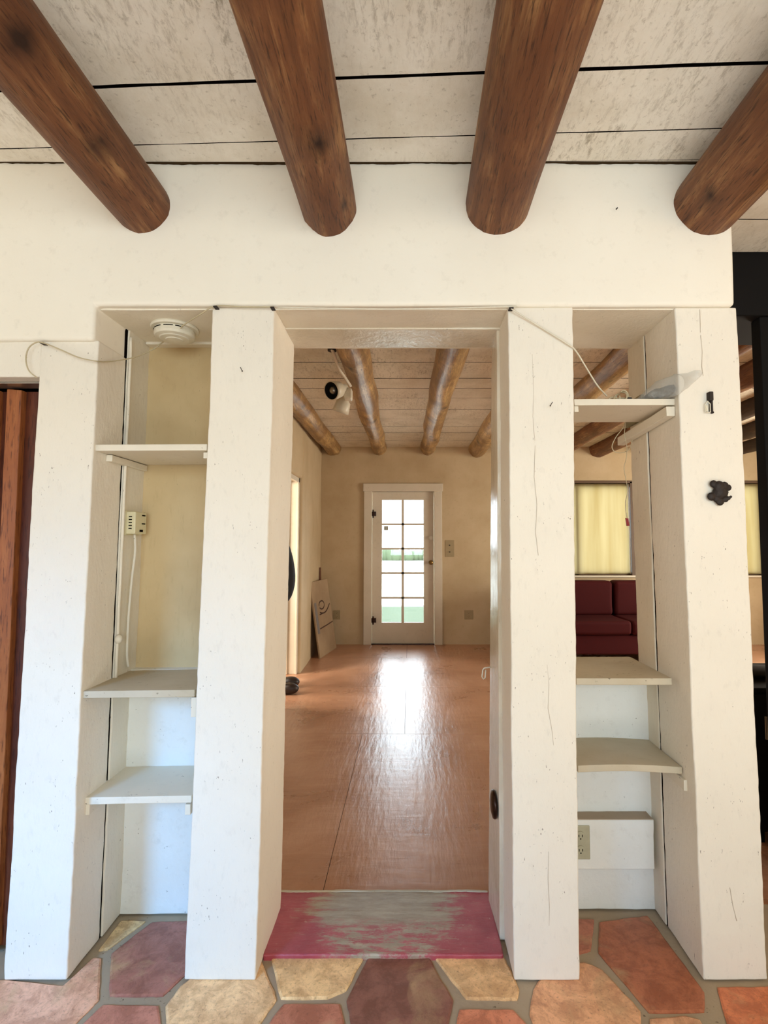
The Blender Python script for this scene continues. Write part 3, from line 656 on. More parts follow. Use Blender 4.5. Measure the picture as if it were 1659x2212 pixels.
# ------------------------------------------------------------ right niche
side_board('casing_board', P4, 'L', 1.876, 2.02, -.003, .06, M['niche'], HEAD, 'cream painted rear board on the right wall of the right alcove', 'board', 31)
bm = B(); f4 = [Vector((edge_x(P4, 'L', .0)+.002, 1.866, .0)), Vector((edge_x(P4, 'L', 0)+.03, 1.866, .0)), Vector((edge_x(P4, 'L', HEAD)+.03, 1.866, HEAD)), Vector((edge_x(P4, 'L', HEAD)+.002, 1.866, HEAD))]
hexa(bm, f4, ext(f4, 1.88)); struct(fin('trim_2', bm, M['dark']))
zS = PY(1300, 1488, 1.71).z
bm = B(); box(bm, edge_x(P3, 'R', 0)-.06, edge_x(P4, 'L', 0)+.03, 1.955, 2.0, 0, zS-.001, (14, 1, 30), .004, 5, 8); struct(fin('wall_alcove_low', bm, M['lower'], bevel=.004))
# ledge box with outlet
p0 = PY(1240, 1766, 1.92); p1 = PY(1411, 1873, 1.92)
lb = thing('ledge_box', (p1.x-.2, 1.94, p1.z), 'white boxed ledge with an outlet at the foot of the right alcove', 'ledge')
bm = B(); box(bm, edge_x(P3, 'R', .4)+.004, p1.x, 1.905, 1.955, p1.z, p0.z, (12, 2, 6), .002, 6, 1); fin('front_board', bm, M['lower'], lb, bevel=.004)
bm = B(); box(bm, edge_x(P3, 'R', .4)+.004, p1.x-.005, 1.903, 1.957, p0.z+.0005, p0.z+.004, (12, 2, 1), .001, 9, 1); fin('dusty_top', bm, M['dust'] if 'dust' in M else M.setdefault('dust', paint('dusty_brown_top', (170, 152, 130), (140, 122, 102), .8, specks=.05)), lb)
def outlet(u0, u1, v0, v1, Y, label, mat, double=True, kind='outlet'):
    a, b = PY(u0, v1, Y), PY(u1, v0, Y); cx_ = (a.x+b.x)/2; cz_ = (a.z+b.z)/2; w = (b.x-a.x)/2; h = (b.z-a.z)/2
    t = thing('wall_outlet' if kind == 'outlet' else 'light_switch', (cx_, Y, a.z), label, kind)
    bm = B(); box(bm, cx_-w, cx_+w, Y-.006, Y, cz_-h, cz_+h); fin('cover_plate', bm, M[mat], t, bevel=.003)
    if kind == 'outlet':
        for s in (-1, 1):
            bm = B(); lathe(bm, [(0, 0), (w*.45, 0), (w*.45, .003), (0, .003)], (cx_, Y-.0065, cz_+s*h*.42), (0, -1, 0), 20); fin('socket', bm, M[mat], t)
            bm = B()
            for q in (-1, 1): box(bm, cx_+q*w*.17-.0012, cx_+q*w*.17+.0012, Y-.0104, Y-.0094, cz_+s*h*.42-.003, cz_+s*h*.42+.005)
            box(bm, cx_-.002, cx_+.002, Y-.0104, Y-.0094, cz_+s*h*.42-.011, cz_+s*h*.42-.007); fin('slots', bm, M['dark'], t)
    else:
        for s in (-1, 1) if double else (0,):
            bm = B(); box(bm, cx_-.005, cx_+.005, Y-.018, Y-.004, cz_+s*h*.4-.008, cz_+s*h*.4+.006); fin('toggle', bm, M['dark2'] if 'dark2' in M else M['iron'], t, bevel=.002)
    return t
outlet(1232, 1273, 1782, 1855, 1.905, 'pale green double outlet partly hidden behind the third post', 'sage')

# things on highest shelf: cord heap, adapter, clear bag, tape box
zs = PY(1300, 861, 1.68).z
hp = thing('cord_heap', PZ(1325, 858, zs) if False else Vector((XY(1335, 855, 1.75), 1.75, zs)), 'small heap of coiled cream cords on the highest right alcove shelf', 'cords')
def loop(bm, c, rx, rz, tilt, r, turns=1., ph=0, yw=.02):
    pts = []
    for i in range(int(26*turns)+1):
        a = ph+2*math.pi*i/26; pts.append(Vector((c[0]+math.cos(a)*rx, c[1]+math.sin(a*.7+tilt)*yw, c[2]+math.sin(a)*rz+tilt*math.cos(a)*rz*.4)))
    tube(bm, pts, r, 7)
xh = XY(1340, 850, 1.75)
for k, (dx, dz, rx, rz, t_) in enumerate([(-.022, .014, .012, .013, .3), (.0, .02, .018, .019, .9), (.012, .022, .014, .021, -.6), (.026, .013, .012, .012, .2), (-.002, .012, .03, .010, .1)]):
    bm = B(); loop(bm, (xh+dx, 1.75+.006*k, zs+dz+.002), rx, rz, t_, .0028, 1.1, k); fin('coil', bm, M['cable'], hp, smooth=True)
bm = B(); box(bm, xh+.018, xh+.036, 1.74, 1.77, zs+.012, zs+.022); fin('plug', bm, M['iron'], hp, bevel=.002)
xa = XY(1322, 850, 1.76)
ad = thing('wire_clip', (xa-.012, 1.76, zs), 'black clip at the end of the diagonal wire on the highest right shelf', 'clip')
bm = B(); box(bm, xa-.022, xa, 1.75, 1.775, zs+.001, zs+.014); fin('clip_body', bm, M['black'], ad, bevel=.002)
bm = B(); hexa(bm, [Vector((xa-.014, 1.75, zs+.016)), Vector((xa+.008, 1.75, zs+.001)), Vector((xa+.01, 1.75, zs+.004)), Vector((xa-.013, 1.75, zs+.02))], [Vector((xa-.014, 1.77, zs+.016)), Vector((xa+.008, 1.77, zs+.001)), Vector((xa+.01, 1.77, zs+.004)), Vector((xa-.013, 1.77, zs+.02))]); fin('clip_label', bm, M['white_plastic'], ad)
# clear plastic bag with grey screws inside; its tip hangs out past the post
a = PY(1385, 848, 1.70); b = PY(1505, 818, 1.63)
pb = thing('plastic_bag', Vector(((a.x+b.x)/2, 1.70, zs)), 'crumpled clear plastic bag of grey hardware on the highest right shelf', 'bag')
def blob(path, rad, seed, amp, n=40):
    bm = B(); rings = []; path = [Vector(p) for p in path]; pp = spline(path, 6); m_ = len(pp)
    for i, p in enumerate(pp):
        t = i/(m_-1)*(len(rad)-1); k = min(int(t), len(rad)-2); fr = t-k; ry = rad[k][0]*(1-fr)+rad[k+1][0]*fr; rz = rad[k][1]*(1-fr)+rad[k+1][1]*fr
        ring = []
        for j in range(n):
            q = 2*math.pi*j/n; d = Vector((0, math.cos(q)*ry, math.sin(q)*rz)); w = p+d
            d2 = d*(1+amp*noise.noise(w*28+Vector((seed, 0, 0)))+amp*.8*abs(noise.noise(w*60+Vector((0, seed, 0)))))
            w = p+d2; w.z = max(w.z, zs+.002); ring.append(bm.verts.new(w))
        rings.append(ring)
    for i in range(m_-1):
        for j in range(n): bm.faces.new((rings[i][j], rings[i][(j+1) % n], rings[i+1][(j+1) % n], rings[i+1][j]))
    bm.faces.new(rings[0][::-1]); bm.faces.new(rings[-1]); return bm
x0 = XY(1378, 850, 1.72); x1 = XY(1460, 830, 1.68); x2 = XY(1508, 818, 1.62)
bm = blob([(x0, 1.74, zs+.008), (x0+.03, 1.73, zs+.022), ((x0+x1)/2, 1.71, zs+.03), (x1-.015, 1.66, zs+.034), (x1+.02, 1.612, zs+.05), (x2, 1.60, zs+.058)], [(.01, .004), (.035, .018), (.042, .03), (.032, .034), (.02, .018), (.005, .004)], 3, .25)
fin('film', bm, M['film'], pb, smooth=True)
M['screws'] = paint('grey_hardware', (120, 114, 100), (66, 62, 56), .4, bs=40, bstr=1, bd=.01, specks=.12, stain=1)
bm = blob([(x0+.015, 1.74, zs+.01), ((x0+x1)/2-.01, 1.715, zs+.02), ((x0+x1)/2+.02, 1.70, zs+.024), (x1-.015, 1.672, zs+.026)], [(.01, .006), (.03, .016), (.032, .02), (.02, .014)], 8, .5)
fin('hardware', bm, M['screws'], pb, smooth=True)
# olive patch board in rear of shelf
bm = B(); xx = edge_x(P4, 'L', zs)-.003; f0 = 1.88
box(bm, xx-.012, xx+.0, 1.885, 2.03, zs-.02, zs+.075, (1, 2, 2), .002, 9, 2); M['olive'] = paint('olive_patch', (136, 128, 98), (112, 104, 76), .7, specks=.03)
tag(fin('wooden_block', bm, M['olive'], bevel=.003), 'unpainted olive brown block behind the plastic bag', 'block')

# dangling looped cord with red tag
dc = thing('hanging_cord', PY(1355, 905, 1.93), 'thin pale cord with a red tag, hanging in front of the yellow shade', 'cord')
Yc = 1.95
bm = B(); tube(bm, spline([PY(1352, 903, Yc), PY(1350, 925, Yc), PY(1349, 940, Yc), PY(1354, 965, Yc), PY(1353, 990, Yc+.005), PY(1348, 1010, Yc), PY(1352, 1035, Yc), PY(1356, 1060, Yc), PY(1351, 1085, Yc), PY(1352, 1105, Yc), PY(1355, 1120, Yc)], 8), .0014, 6); fin('cord', bm, M['cable'], dc, smooth=True)
bm = B(); tube(bm, spline([PY(1354, 904, Yc+.01), PY(1345, 925, Yc+.01), PY(1330, 945, Yc+.01), PY(1322, 965, Yc+.01), PY(1330, 977, Yc+.01), PY(1348, 977, Yc+.01), PY(1361, 968, Yc+.01), PY(1366, 945, Yc+.01), PY(1367, 925, Yc+.01)], 8), .0016, 6); fin('loop', bm, M['cable'], dc, smooth=True)
bm = B(); p = PY(1355, 1119, Yc); q = PY(1357, 1136, Yc); hexa(bm, [q+Vector((-.005, 0, 0)), q+Vector((.005, 0, 0)), p+Vector((.004, 0, 0)), p+Vector((-.006, 0, 0))], [q+Vector((-.005, .005, 0)), q+Vector((.005, .005, 0)), p+Vector((.004, .005, 0)), p+Vector((-.006, .005, 0))]); fin('red_tag', bm, M['redtag'], dc)

# hardware on post 4
p = PY(1531, 872, 1.648)
lk = thing('latch_hook', p, 'small dark latch with a white ring near the top of the rightmost post', 'hook')
bm = B(); box(bm, p.x-.006, p.x+.008, 1.632, 1.65, p.z+.006, p.z+.036); box(bm, p.x+.001, p.x+.008, 1.636, 1.65, p.z-.03, p.z+.01); box(bm, p.x+.004, p.x+.013, 1.64, 1.65, p.z-.033, p.z-.026); fin('latch', bm, M['iron'], lk, bevel=.003)
bm = B(); tube(bm, [p+Vector((dx, -.008, dz)) for dx, dz in [(-.002, -.03), (-.016, -.03), (-.017, -.006), (-.008, .006), (0, -.003), (0, -.03), (-.002, -.03)]], .0017, 6); box(bm, p.x-.012, p.x-.005, 1.643, 1.65, p.z-.026, p.z-.006); fin('ring', bm, M['white_plastic'], lk)
def Q(u, v, dy): return PY(u, v, 1.648)+Vector((0, -dy, 0))
bm = B()
for (u, v, r, dy) in [(1553, 1064, 17, .008), (1549, 1052, 13, .011), (1538, 1046, 8.5, .009), (1569, 1054, 7.5, .009), (1560, 1050, 9, .012), (1534, 1073, 9.5, .008), (1552, 1084, 9, .008), (1546, 1078, 9, .008), (1563, 1080, 6, .011), (1568, 1077, 4.5, .014), (1572, 1074, 3, .016)]:
    q = Q(u, v, dy); R = r/F*1.65; ellip(bm, q, (R, R*.55, R), sub=2)
o = fin('animal_hook', bm, M['iron'], smooth=True); m = o.modifiers.new('r', 'REMESH'); m.mode = 'VOXEL'; m.voxel_size = .0013; m.use_smooth_shade = True
tag(o, 'small dark cast iron hook shaped like a round eared animal on the rightmost post', 'hook')
# nails
for (u, v, du, dv, lb_) in [(519, 793, 4, 8, 'small bent nail high on the post left of the doorway'), (1194, 868, -5, 8, 'small nail high on the post right of the doorway'), (487, 472, 3, 0, '')]:
    if not lb_: continue
    bm = B(); p = PY(u, v, 1.652); q = PY(u+du, v+dv, 1.63); tube(bm, [p, q, q+(q-p).normalized()*.002], [.0011, .0011, .0024], 8); tag(fin('nail', bm, M['iron']), lb_, 'nail')
bm = B(); p = PY(1331, 452, 1.638); tube(bm, [p, p+Vector((0, -.01, -.002))], .002, 8); tag(fin('nail', bm, M['iron']), 'tiny nail in the plaster above the right alcove', 'nail')

# ------------------------------------------------------------ central doorway lining and sill
zsil = .012
def lining():
    bm = B()
    # left
    zt_ = HEAD-.0
    xb = XY(602, 1900, 1.93); xt = XY(627, 745, 1.93)
    f4 = [Vector((xb-.06, 1.80, 0)), Vector((XY(577, 2030, 1.80), 1.80, 0)), Vector((XY(608, 705, 1.80), 1.80, zt_)), Vector((xt-.06, 1.80, zt_))]
    b4 = [Vector((xb-.06, 1.99, 0)), Vector((XY(598, 1940, 1.99), 1.99, 0)), Vector((XY(627, 741, 1.99), 1.99, zt_)), Vector((xt-.06, 1.99, zt_))]
    hexa(bm, f4, b4, (2, 4, 60), .002, 3, 3)
    struct(fin('trim_3', bm, M['gloss'], bevel=.003, angle=50)); bm = B()
    f4 = [Vector((XY(1080, 2040, 1.81), 1.81, 0)), Vector((XY(1116, 2040, 1.81), 1.81, 0)), Vector((XY(1090, 712, 1.81), 1.81, zt_)), Vector((XY(1073, 712, 1.81), 1.81, zt_))]
    b4 = [Vector((XY(1055, 1925, 1.99), 1.99, 0)), Vector((XY(1090, 1925, 1.99), 1.99, 0)), Vector((XY(1090, 740, 1.99), 1.99, zt_)), Vector((XY(1062, 741, 1.99), 1.99, zt_))]
    hexa(bm, f4, b4, (2, 4, 60), .002, 3, 7)
    struct(fin('trim_4', bm, M['gloss'], bevel=.003, angle=50)); bm = B()
    zh = HEAD-.010
    box(bm, XY(600, 720, 1.84), XY(1090, 720, 1.84), 1.80, 1.975, zh, HEAD+.01, (30, 2, 2), .0015, 4, 3)
    struct(fin('trim_5', bm, M['gloss'], bevel=.003, angle=50))
lining()
def sill():
    fl, fr = PZ(568, 2062, zsil), PZ(1088, 2062, zsil); bl, br = PZ(602, 1924, zsil), PZ(1056, 1924, zsil)
    bm = B()
    f4 = [Vector((fl.x, fl.y, -.03)), Vector((fr.x, fr.y, -.03)), fr, fl]; b4 = [Vector((bl.x, bl.y, -.04)), Vector((br.x, br.y, -.04)), br, bl]
    hexa(bm, f4, b4, (60, 16, 1), .0025, 7, 2)
    return fl, bl, tag(fin('door_sill', bm, M['sill'], bevel=.006, seg=3, angle=50), 'worn red painted sill across the floor of the central doorway', 'sill')
fl, bl, so = sill()
bm = B(); box(bm, bl.x+.004, XY(1056, 1924, bl.y)-.004, bl.y-.008, bl.y+.003, zsil-.012, zsil+.002, (70, 1, 1), .004, 12, 4); le = fin('worn_edge', bm, M['shelf_dirty'], bevel=.002, angle=50); le.parent = so; le['label'] = 'chipped cream edge'
# knob and white hook on right lining
p = PY(1063, 1737, 1.86)
kb = thing('round_knob', p, 'dark oval metal knob low on the right side of the central doorway', 'knob')
xk = PY(1074, 1737, 1.9).x
bm = B(); lathe(bm, [(0, 0), (.014, 0), (.013, .008), (.02, .012), (.043, .016), (.0465, .022), (.043, .028), (.024, .033), (0, .034)], (xk+.004, 1.86, p.z), (-1, 0, 0), 40); fin('knob', bm, M['bronze'], kb, smooth=True)
p = PY(1058, 1446, 1.97)
wh = thing('wire_hook', p, 'small white bent hook sticking out of the right doorway lining', 'hook')
bm = B(); tube(bm, [PY(1062, 1441, 1.97), PY(1046, 1443, 1.97), PY(1043, 1447, 1.97), PY(1041, 1462, 1.97), PY(1044, 1467, 1.97), PY(1048, 1464, 1.97), PY(1049, 1447, 1.97)], .0026, 8); fin('hook', bm, M['white_plastic'], wh, smooth=True)

# ------------------------------------------------------------ folding door at the left
zl = PY(40, 815, 1.655).z; zlt = PY(40, 742, 1.645).z
bm = B(); box(bm, -2.6, edge_x(P1, 'L', 1.9)+.004, 1.652, 1.76, zl, zlt+.02, (30, 2, 4), .003, 4, 3)
struct(fin('trim_6', bm, M['post'], bevel=.005))
fd = thing('folding_door', (-1.9, 1.78, 0), 'orange brown pleated wooden folding door at the far left', 'door')
bm = B(); zc = PY(40, 838, 1.72).z
box(bm, -2.6, edge_x(P1, 'L', 1.9)-.008, 1.70, 1.76, PY(40, 826, 1.70).z-.004, zl, (20, 1, 1), .002, 10, 1); fin('track', bm, M['steel'], fd, bevel=.002)
x = XY(78, 900, 1.77); zc = PY(40, 840, 1.74).z
M['slat_shade'] = wood('shaded_door_wood', [(60, 26, 14), (92, 44, 24), (112, 58, 34)], .5, 'Z', 1, False, .2, (76, 34, 18))  # darker copy of the door wood, fold shade put into the colour
while x > -2.55:                                      # recessed strip coloured dark for the fold's shade, then a raised lighter slat
    bm = B(); box(bm, x-.044, x+.006, 1.775, 1.783, .01, zc, (1, 1, 20), .001, 6, x); fin('fold_shade_strip', bm, M['slat_shade'], fd)
    bm = B(); f4 = [Vector((x-.082, 1.74, .01)), Vector((x-.040, 1.752, .01)), Vector((x-.040, 1.752, zc)), Vector((x-.082, 1.74, zc))]
    hexa(bm, f4, [q+Vector((0, .03, 0)) for q in f4], (1, 1, 20), .001, 6, x); fin('slat', bm, M['slat_wood'], fd, bevel=.003, angle=50)
    x -= .080
bm = B(); box(bm, -2.6, edge_x(P1, 'L', 0)+.03, 1.83, 1.9, 0, 2.6); struct(fin('wall_behind_door', bm, M['dark']))

# ------------------------------------------------------------ back room shell
XL0, XL1 = -1.135, -1.20     # left wall, at the doorway and at the far corner
bm = B(); box(bm, -3.2, 5.3, 1.99, 7.2, -.10, BF-.002); struct(fin('floor', bm, M['dark']))
bm = B(); g = .0012
ys = [2.0, 3.77, 5.0, 6.22, 7.06]; 
for j in range(len(ys)-1):
    xs = [-3.1, -2.0+(j % 2)*.4, -.335+(j % 2)*.3, .885+(j % 2)*.3, 2.1+(j % 2)*.3, 3.3+(j % 2)*.3, 5.2]
    for i in range(len(xs)-1): box(bm, xs[i]+g, xs[i+1]-g, ys[j]+g, ys[j+1]-g, BF-.01, BF)
struct(fin('floor', bm, M['floor_back']))
# far wall
dl, dr = XY(803, 1200, YFAR), XY(938, 1200, YFAR); dt = PY(870, 1062, YFAR).z
wz0, wz1 = PY(1300, 1243, YFAR).z, PY(1300, 1044, YFAR).z
w1 = (XY(1128, 1150, YFAR), XY(1370, 1150, YFAR), wz0, wz1); w2 = (XY(1498, 1150, YFAR), XY(1790, 1150, YFAR), wz0, wz1)
wall_boxes('wall_far', M['tan_wall'], [-1.3, 5.3], [BF-.05, BC+.1], [(dl, dr, BF-.05, dt), w1, w2], YFAR, YFAR+.22)
bm = B(); box(bm, 5.2, 5.3, 2.0, 7.2, -.1, 2.75); struct(fin('wall_right', bm, M['tan_wall']))
# left wall with doorway
dy0, dy1 = 4.35, 5.50; dz = 2.0
bm = B()
def lw(y0, y1, z0, z1, xa, xb, r=0):
    f4 = [Vector((xa-.38, y0, z0)), Vector((xa, y0, z0)), Vector((xa, y0, z1)), Vector((xa-.38, y0, z1))]
    b4 = [Vector((xb-.38, y1, z0)), Vector((xb, y1, z0)), Vector((xb, y1, z1)), Vector((xb-.38, y1, z1))]
    hexa(bm, f4, b4, (3, 12, 14), .006, 2, 3)
lw(1.99, dy0, BF-.05, BC+.1, XL0, XL0); lw(dy1, 7.06, BF-.05, BC+.1, XL0, XL1); lw(dy0-.01, dy1+.01, dz, BC+.1, XL0-.002, XL0-.002)
struct(fin('wall_left', bm, M['tan_wall'], bevel=.03, seg=4, angle=50))
# doorway casing in left wall
dc_ = struct(fin('door_1', (lambda b: (box(b, XL0-.34, XL0-.05, dy1-.035, dy1+.0, BF, dz), box(b, XL0-.34, XL0-.05, dy0, dy0+.03, BF, dz), box(b, XL0-.34, XL0-.05, dy0, dy1, dz-.03, dz+.005), b)[-1])(B()), M['far_trim'], bevel=.004))
bm = B(); box(bm, XL0-.16, XL0-.13, dy1-.055, dy1-.03, BF, dz-.02); box(bm, XL0-.16, XL0-.13, dy0, dy1, dz-.055, dz-.02); fin('door_stop', bm, M['far_trim'], dc_, bevel=.003)
bm = B(); box(bm, XL0-.05, XL0-.03, dy1-.045, dy1+.01, BF, dz+.01); box(bm, XL0-.05, XL0-.03, dy0, dy1, dz-.045, dz+.01); fin('casing_edge', bm, M['far_trim'], dc_, bevel=.004)
for (v) in (1105, 1372):
    p = PY(617, v, dy1-.04); bm = B(); box(bm, p.x-.025, p.x+.012, dy1-.045, dy1-.034, p.z-.06, p.z+.06); tube(bm, [p+Vector((-.005, -.006, -.06)), p+Vector((-.005, -.006, .06))], .008, 8); fin('hinge', bm, M['iron'], dc_)
for (n_, b_) in (('wall_hall', (-3.2, -3.1, 3.4, 6.4, -.1, 2.75)), ('wall_hall_near', (-3.2, -1.5, 3.4, 3.5, -.1, 2.75)), ('wall_hall_far', (-3.2, -1.5, 6.3, 6.4, -.1, 2.75))):
    bm = B(); box(bm, *b_); struct(fin(n_, bm, M['tan_wall']))
# near walls of back room
bm = B(); box(bm, 1.75, 5.3, 2.0, 2.16, -.1, 2.75); struct(fin('wall_near', bm, M['tan_wall']))
bm = B(); box(bm, -2.7, -1.1, 1.95, 2.0, -.1, 2.75); struct(fin('wall_near_left', bm, M['tan_wall']))
ysb = [1.98, 2.4, 2.75, 3.06, 3.38, 3.72, 4.09, 4.36, 4.65, 5.05, 5.45, 5.8, 6.13, 6.6, 7.06]
plank_quads('ceiling', M['ceil_back'], BC, [(y+random.uniform(-.01, .01), y+random.uniform(-.01, .01)) for y in ysb], -3.1, 5.2, gap=.009)
bm = B(); box(bm, -3.2, 5.3, 1.98, 7.2, BC+.035, BC+.08); struct(fin('ceiling', bm, M['dark']))

# back room logs
names = ['thin varnished log beside the left wall of the back room', 'shiny varnished log left of centre in the back room, next to the spotlights',
         'shiny varnished log right of centre in the back room, with dark ridges', 'varnished log seen at the upper right of the doorway view']
backs = [(720, 968, 17.5), (819, 967, 17), (924, 967, 17), (1030, 970, 19.5), (1122, 968, 18), (1215, 968, 18), (1293, 970, 20), (1392, 968, 19), (1490, 968, 19), (1586, 968, 19), (1682, 968, 19), (1778, 968, 19)]
for k, (u, v, r) in enumerate(backs):
    c = PY(u, v, YFAR); R = r/F*YFAR; kn = [(3.2+random.random()*3, random.uniform(215, 320), .05, .012) for _ in range(4)]
    dxn = .05 if k in (1, 2) else 0.
    if k > 3: c.z -= 0
    lab = names[k] if k < 4 else ['varnished log behind the upper part of the third post', 'varnished log seen through the right alcove, its end hidden by the third post', 'dark ended log seen through the right alcove above the yellow shade', 'dark log hidden behind the rightmost post, first beyond the alcove', 'shade darkened log beyond the rightmost post, lower edge slanting', 'shade darkened log at the right picture edge', 'shade darkened log further right beyond the rightmost post', 'shade darkened log nearest the right wall of the back room'][k-4]
    log('log_beam', M['backlog'] if k < 5 else M['log'] if k < 7 else M['shadelog'], ((c.x+dxn, 2.2, c.z+.012), (c.x, 7.12, c.z)), (R*1.02, R*.96), lab, 'log beams of the back room', kn, .012, 20+k*3.7, 130, .03 if k in (1, 2) else .015, 40)

# ------------------------------------------------------------ glazed far door
dd = struct(fin('door_2', (lambda b: (box(b, XY(786, 1200, YFAR), dl, YFAR-.03, YFAR+.0, BF, dt+.02), box(b, dr, XY(955, 1200, YFAR), YFAR-.03, YFAR, BF, dt+.02),
      box(b, XY(784, 1200, YFAR), XY(957, 1200, YFAR), YFAR-.035, YFAR, dt+.0, PY(870, 1045, YFAR).z), b)[-1])(B()), M['far_trim'], bevel=.004))
Yd = YFAR+.02; gx0, gx1 = XY(825, 1200, Yd), XY(915, 1200, Yd); gz0, gz1 = PY(870, 1345, Yd).z, PY(870, 1080, Yd).z
dleaf = struct(fin('door_3', (lambda b: (box(b, dl+.004, gx0, Yd, Yd+.045, BF+.012, dt-.004), box(b, gx1, dr-.004, Yd, Yd+.045, BF+.012, dt-.004), box(b, gx0, gx1, Yd, Yd+.045, BF+.012, gz0), box(b, gx0, gx1, Yd, Yd+.045, gz1, dt-.004), b)[-1])(B()), M['far_trim']))
bm = B(); mw = .017; xm = (gx0+gx1)/2; box(bm, xm-mw, xm+mw, Yd+.002, Yd+.04, gz0, gz1); rows = [gz0+(gz1-gz0)*k/5 for k in range(6)]
for z_ in rows[1:-1]: box(bm, gx0, gx1, Yd+.002, Yd+.04, z_-mw*.8, z_+mw*.8)
fin('glazing_bars', bm, M['far_trim'], dleaf)
for i in range(5):
    for (a_, b_) in ((gx0, xm), (xm, gx1)):
        bm = B(); box(bm, a_+.002, b_-.002, Yd+.018, Yd+.022, rows[i]+.002, rows[i+1]-.002); fin('pane', bm, M['glass'], dleaf)
p = PY(931, 1215, Yd); bm = B(); lathe(bm, [(0, 0), (.032, 0), (.03, .008), (.012, .012), (.012, .03), (.026, .038), (.03, .052), (.022, .064), (0, .068)], (p.x, Yd, p.z), (0, -1, 0), 24); fin('door_handle', bm, M['brass'], dleaf, smooth=True)
p = PY(931, 1162, Yd); bm = B(); lathe(bm, [(0, 0), (.03, 0), (.028, .012), (0, .013)], (p.x, Yd, p.z), (0, -1, 0), 24); box(bm, p.x-.005, p.x+.005, Yd-.04, Yd-.01, p.z-.018, p.z+.018); fin('deadbolt', bm, M['white_plastic'], dleaf)
for v in (1110, 1340):
    p = PY(806, v, YFAR); bm = B(); box(bm, p.x-.02, p.x+.04, YFAR-.012, Yd+.001, p.z-.03, p.z+.03); tube(bm, [Vector((p.x, YFAR-.01, p.z-.055)), Vector((p.x, YFAR-.01, p.z+.055))], .009, 8); fin('hinge', bm, M['bronze'], dleaf)
# sticker on pane: pale square with a dark mark
p = PY(834, 1141, Yd+.015); bm = B(); box(bm, p.x-.03, p.x+.03, Yd+.0155, Yd+.0175, p.z-.03, p.z+.03); st = fin('sticker', bm, M['stk'] if 'stk' in M else M.setdefault('stk', plain('sticker_white', (206, 208, 196), .6)), dleaf)
bm = B()
for (x_, z_, w_, h_) in ((-.02, .0, .004, .036), (.018, 0, .004, .03), (0, -.019, .03, .004), (0, .02, .024, .004), (-.004, 0, .008, .012)): box(bm, p.x+x_-w_/2, p.x+x_+w_/2, Yd+.0145, Yd+.0156, p.z+z_-h_/2, p.z+z_+h_/2)
fin('sticker_print', bm, M['greenwall'], st)
bm = B(); box(bm, dl, dr, YFAR-.02, YFAR+.2, BF-.01, BF+.012); struct(fin('trim_7', bm, M['bronze']))
portal('door_portal', gx0, gx1, gz0, gz1, YFAR+.2)
outlet(962, 981, 1167, 1203, YFAR, 'tan switch plate to the right of the glazed far door', 'almond', True, 'light switch')
outlet(1003, 1022, 1318, 1338, YFAR, 'tan outlet low on the far wall, right of the glazed door', 'almond')
outlet(720, 735, 1318, 1338, YFAR, 'tan outlet low on the far wall beside the leaning cardboard', 'almond')

portal('rear_portal', -.75, 1.85, .9, 2.4, 0)
bpy.data.objects['rear_portal'].location = (.55, -2.68, 1.65); bpy.data.objects['rear_portal'].rotation_euler = (math.pi/2, 0, 0)
for o_ in [bpy.data.objects['rear_portal']]: o_.rotation_euler = Vector((0, 1, 0)).to_track_quat('-Z', 'Y').to_euler()
# windows with yellow shades
for k, w in enumerate((w1, w2)):
    x0, x1, z0, z1 = w; b_ = B(); t = .04
    box(b_, x0, x0+t, YFAR+.06, YFAR+.12, z0, z1); box(b_, x1-t, x1, YFAR+.06, YFAR+.12, z0, z1); box(b_, x0, x1, YFAR+.06, YFAR+.12, z0, z0+t); box(b_, x0, x1, YFAR+.06, YFAR+.12, z1-t, z1)
    box(b_, (x0+x1)/2-.02, (x0+x1)/2+.02, YFAR+.06, YFAR+.12, z0, z1)
    wn = struct(fin('window_%d' % (k+2), b_, M['winframe']))
    b_ = B(); box(b_, x0+t, x1-t, YFAR+.09, YFAR+.094, z0+t, z1-t); fin('pane', b_, M['glass'], wn)
    b_ = B(); box(b_, x0-.03, x1+.03, YFAR-.03, YFAR+.06, z0-.025, z0); fin('window_sill', b_, M['shelf'], wn, bevel=.004)
    b_ = B(); box(b_, x1-.045, x1-.0, YFAR-.012, YFAR+.06, z0, z1+.02); box(b_, x0, x0+.04, YFAR-.012, YFAR+.06, z0, z1+.02); box(b_, x0-.02, x1+.02, YFAR-.012, YFAR+.06, z1, z1+.035); fin('window_casing', b_, M['winframe'], wn)
    sh = thing('window_shade', ((x0+x1)/2, YFAR+.03, z1), ['glowing yellow cloth shade in the window behind the red sofa', 'glowing yellow cloth shade at the right picture edge'][k], 'shade', 'yellow window shades')
    b_ = B(); nx = 60; pr = None
    for i in range(nx+1):
        xx = x0+.045+(x1-x0-.10)*i/nx; yy = YFAR+.03+math.sin(i*.55)*.006+noise.noise(Vector((xx*4, 0, 0)))*.008
        v = [b_.verts.new((xx, yy, z0+.015)), b_.verts.new((xx, yy, z1-.004))]
        if pr: b_.faces.new((pr[0], v[0], v[1], pr[1]))
        pr = v
    fin('cloth', b_, M['shade'], sh, smooth=True)
    b_ = B(); tube(b_, [(x1-.075+.02, YFAR+.012, z0+.02), (x1-.055, YFAR+.012, z1-.01)], .006, 8); fin('wand', b_, M['white_plastic'], sh)
    portal('window_portal', x0, x1, z0, z1, YFAR+.2)

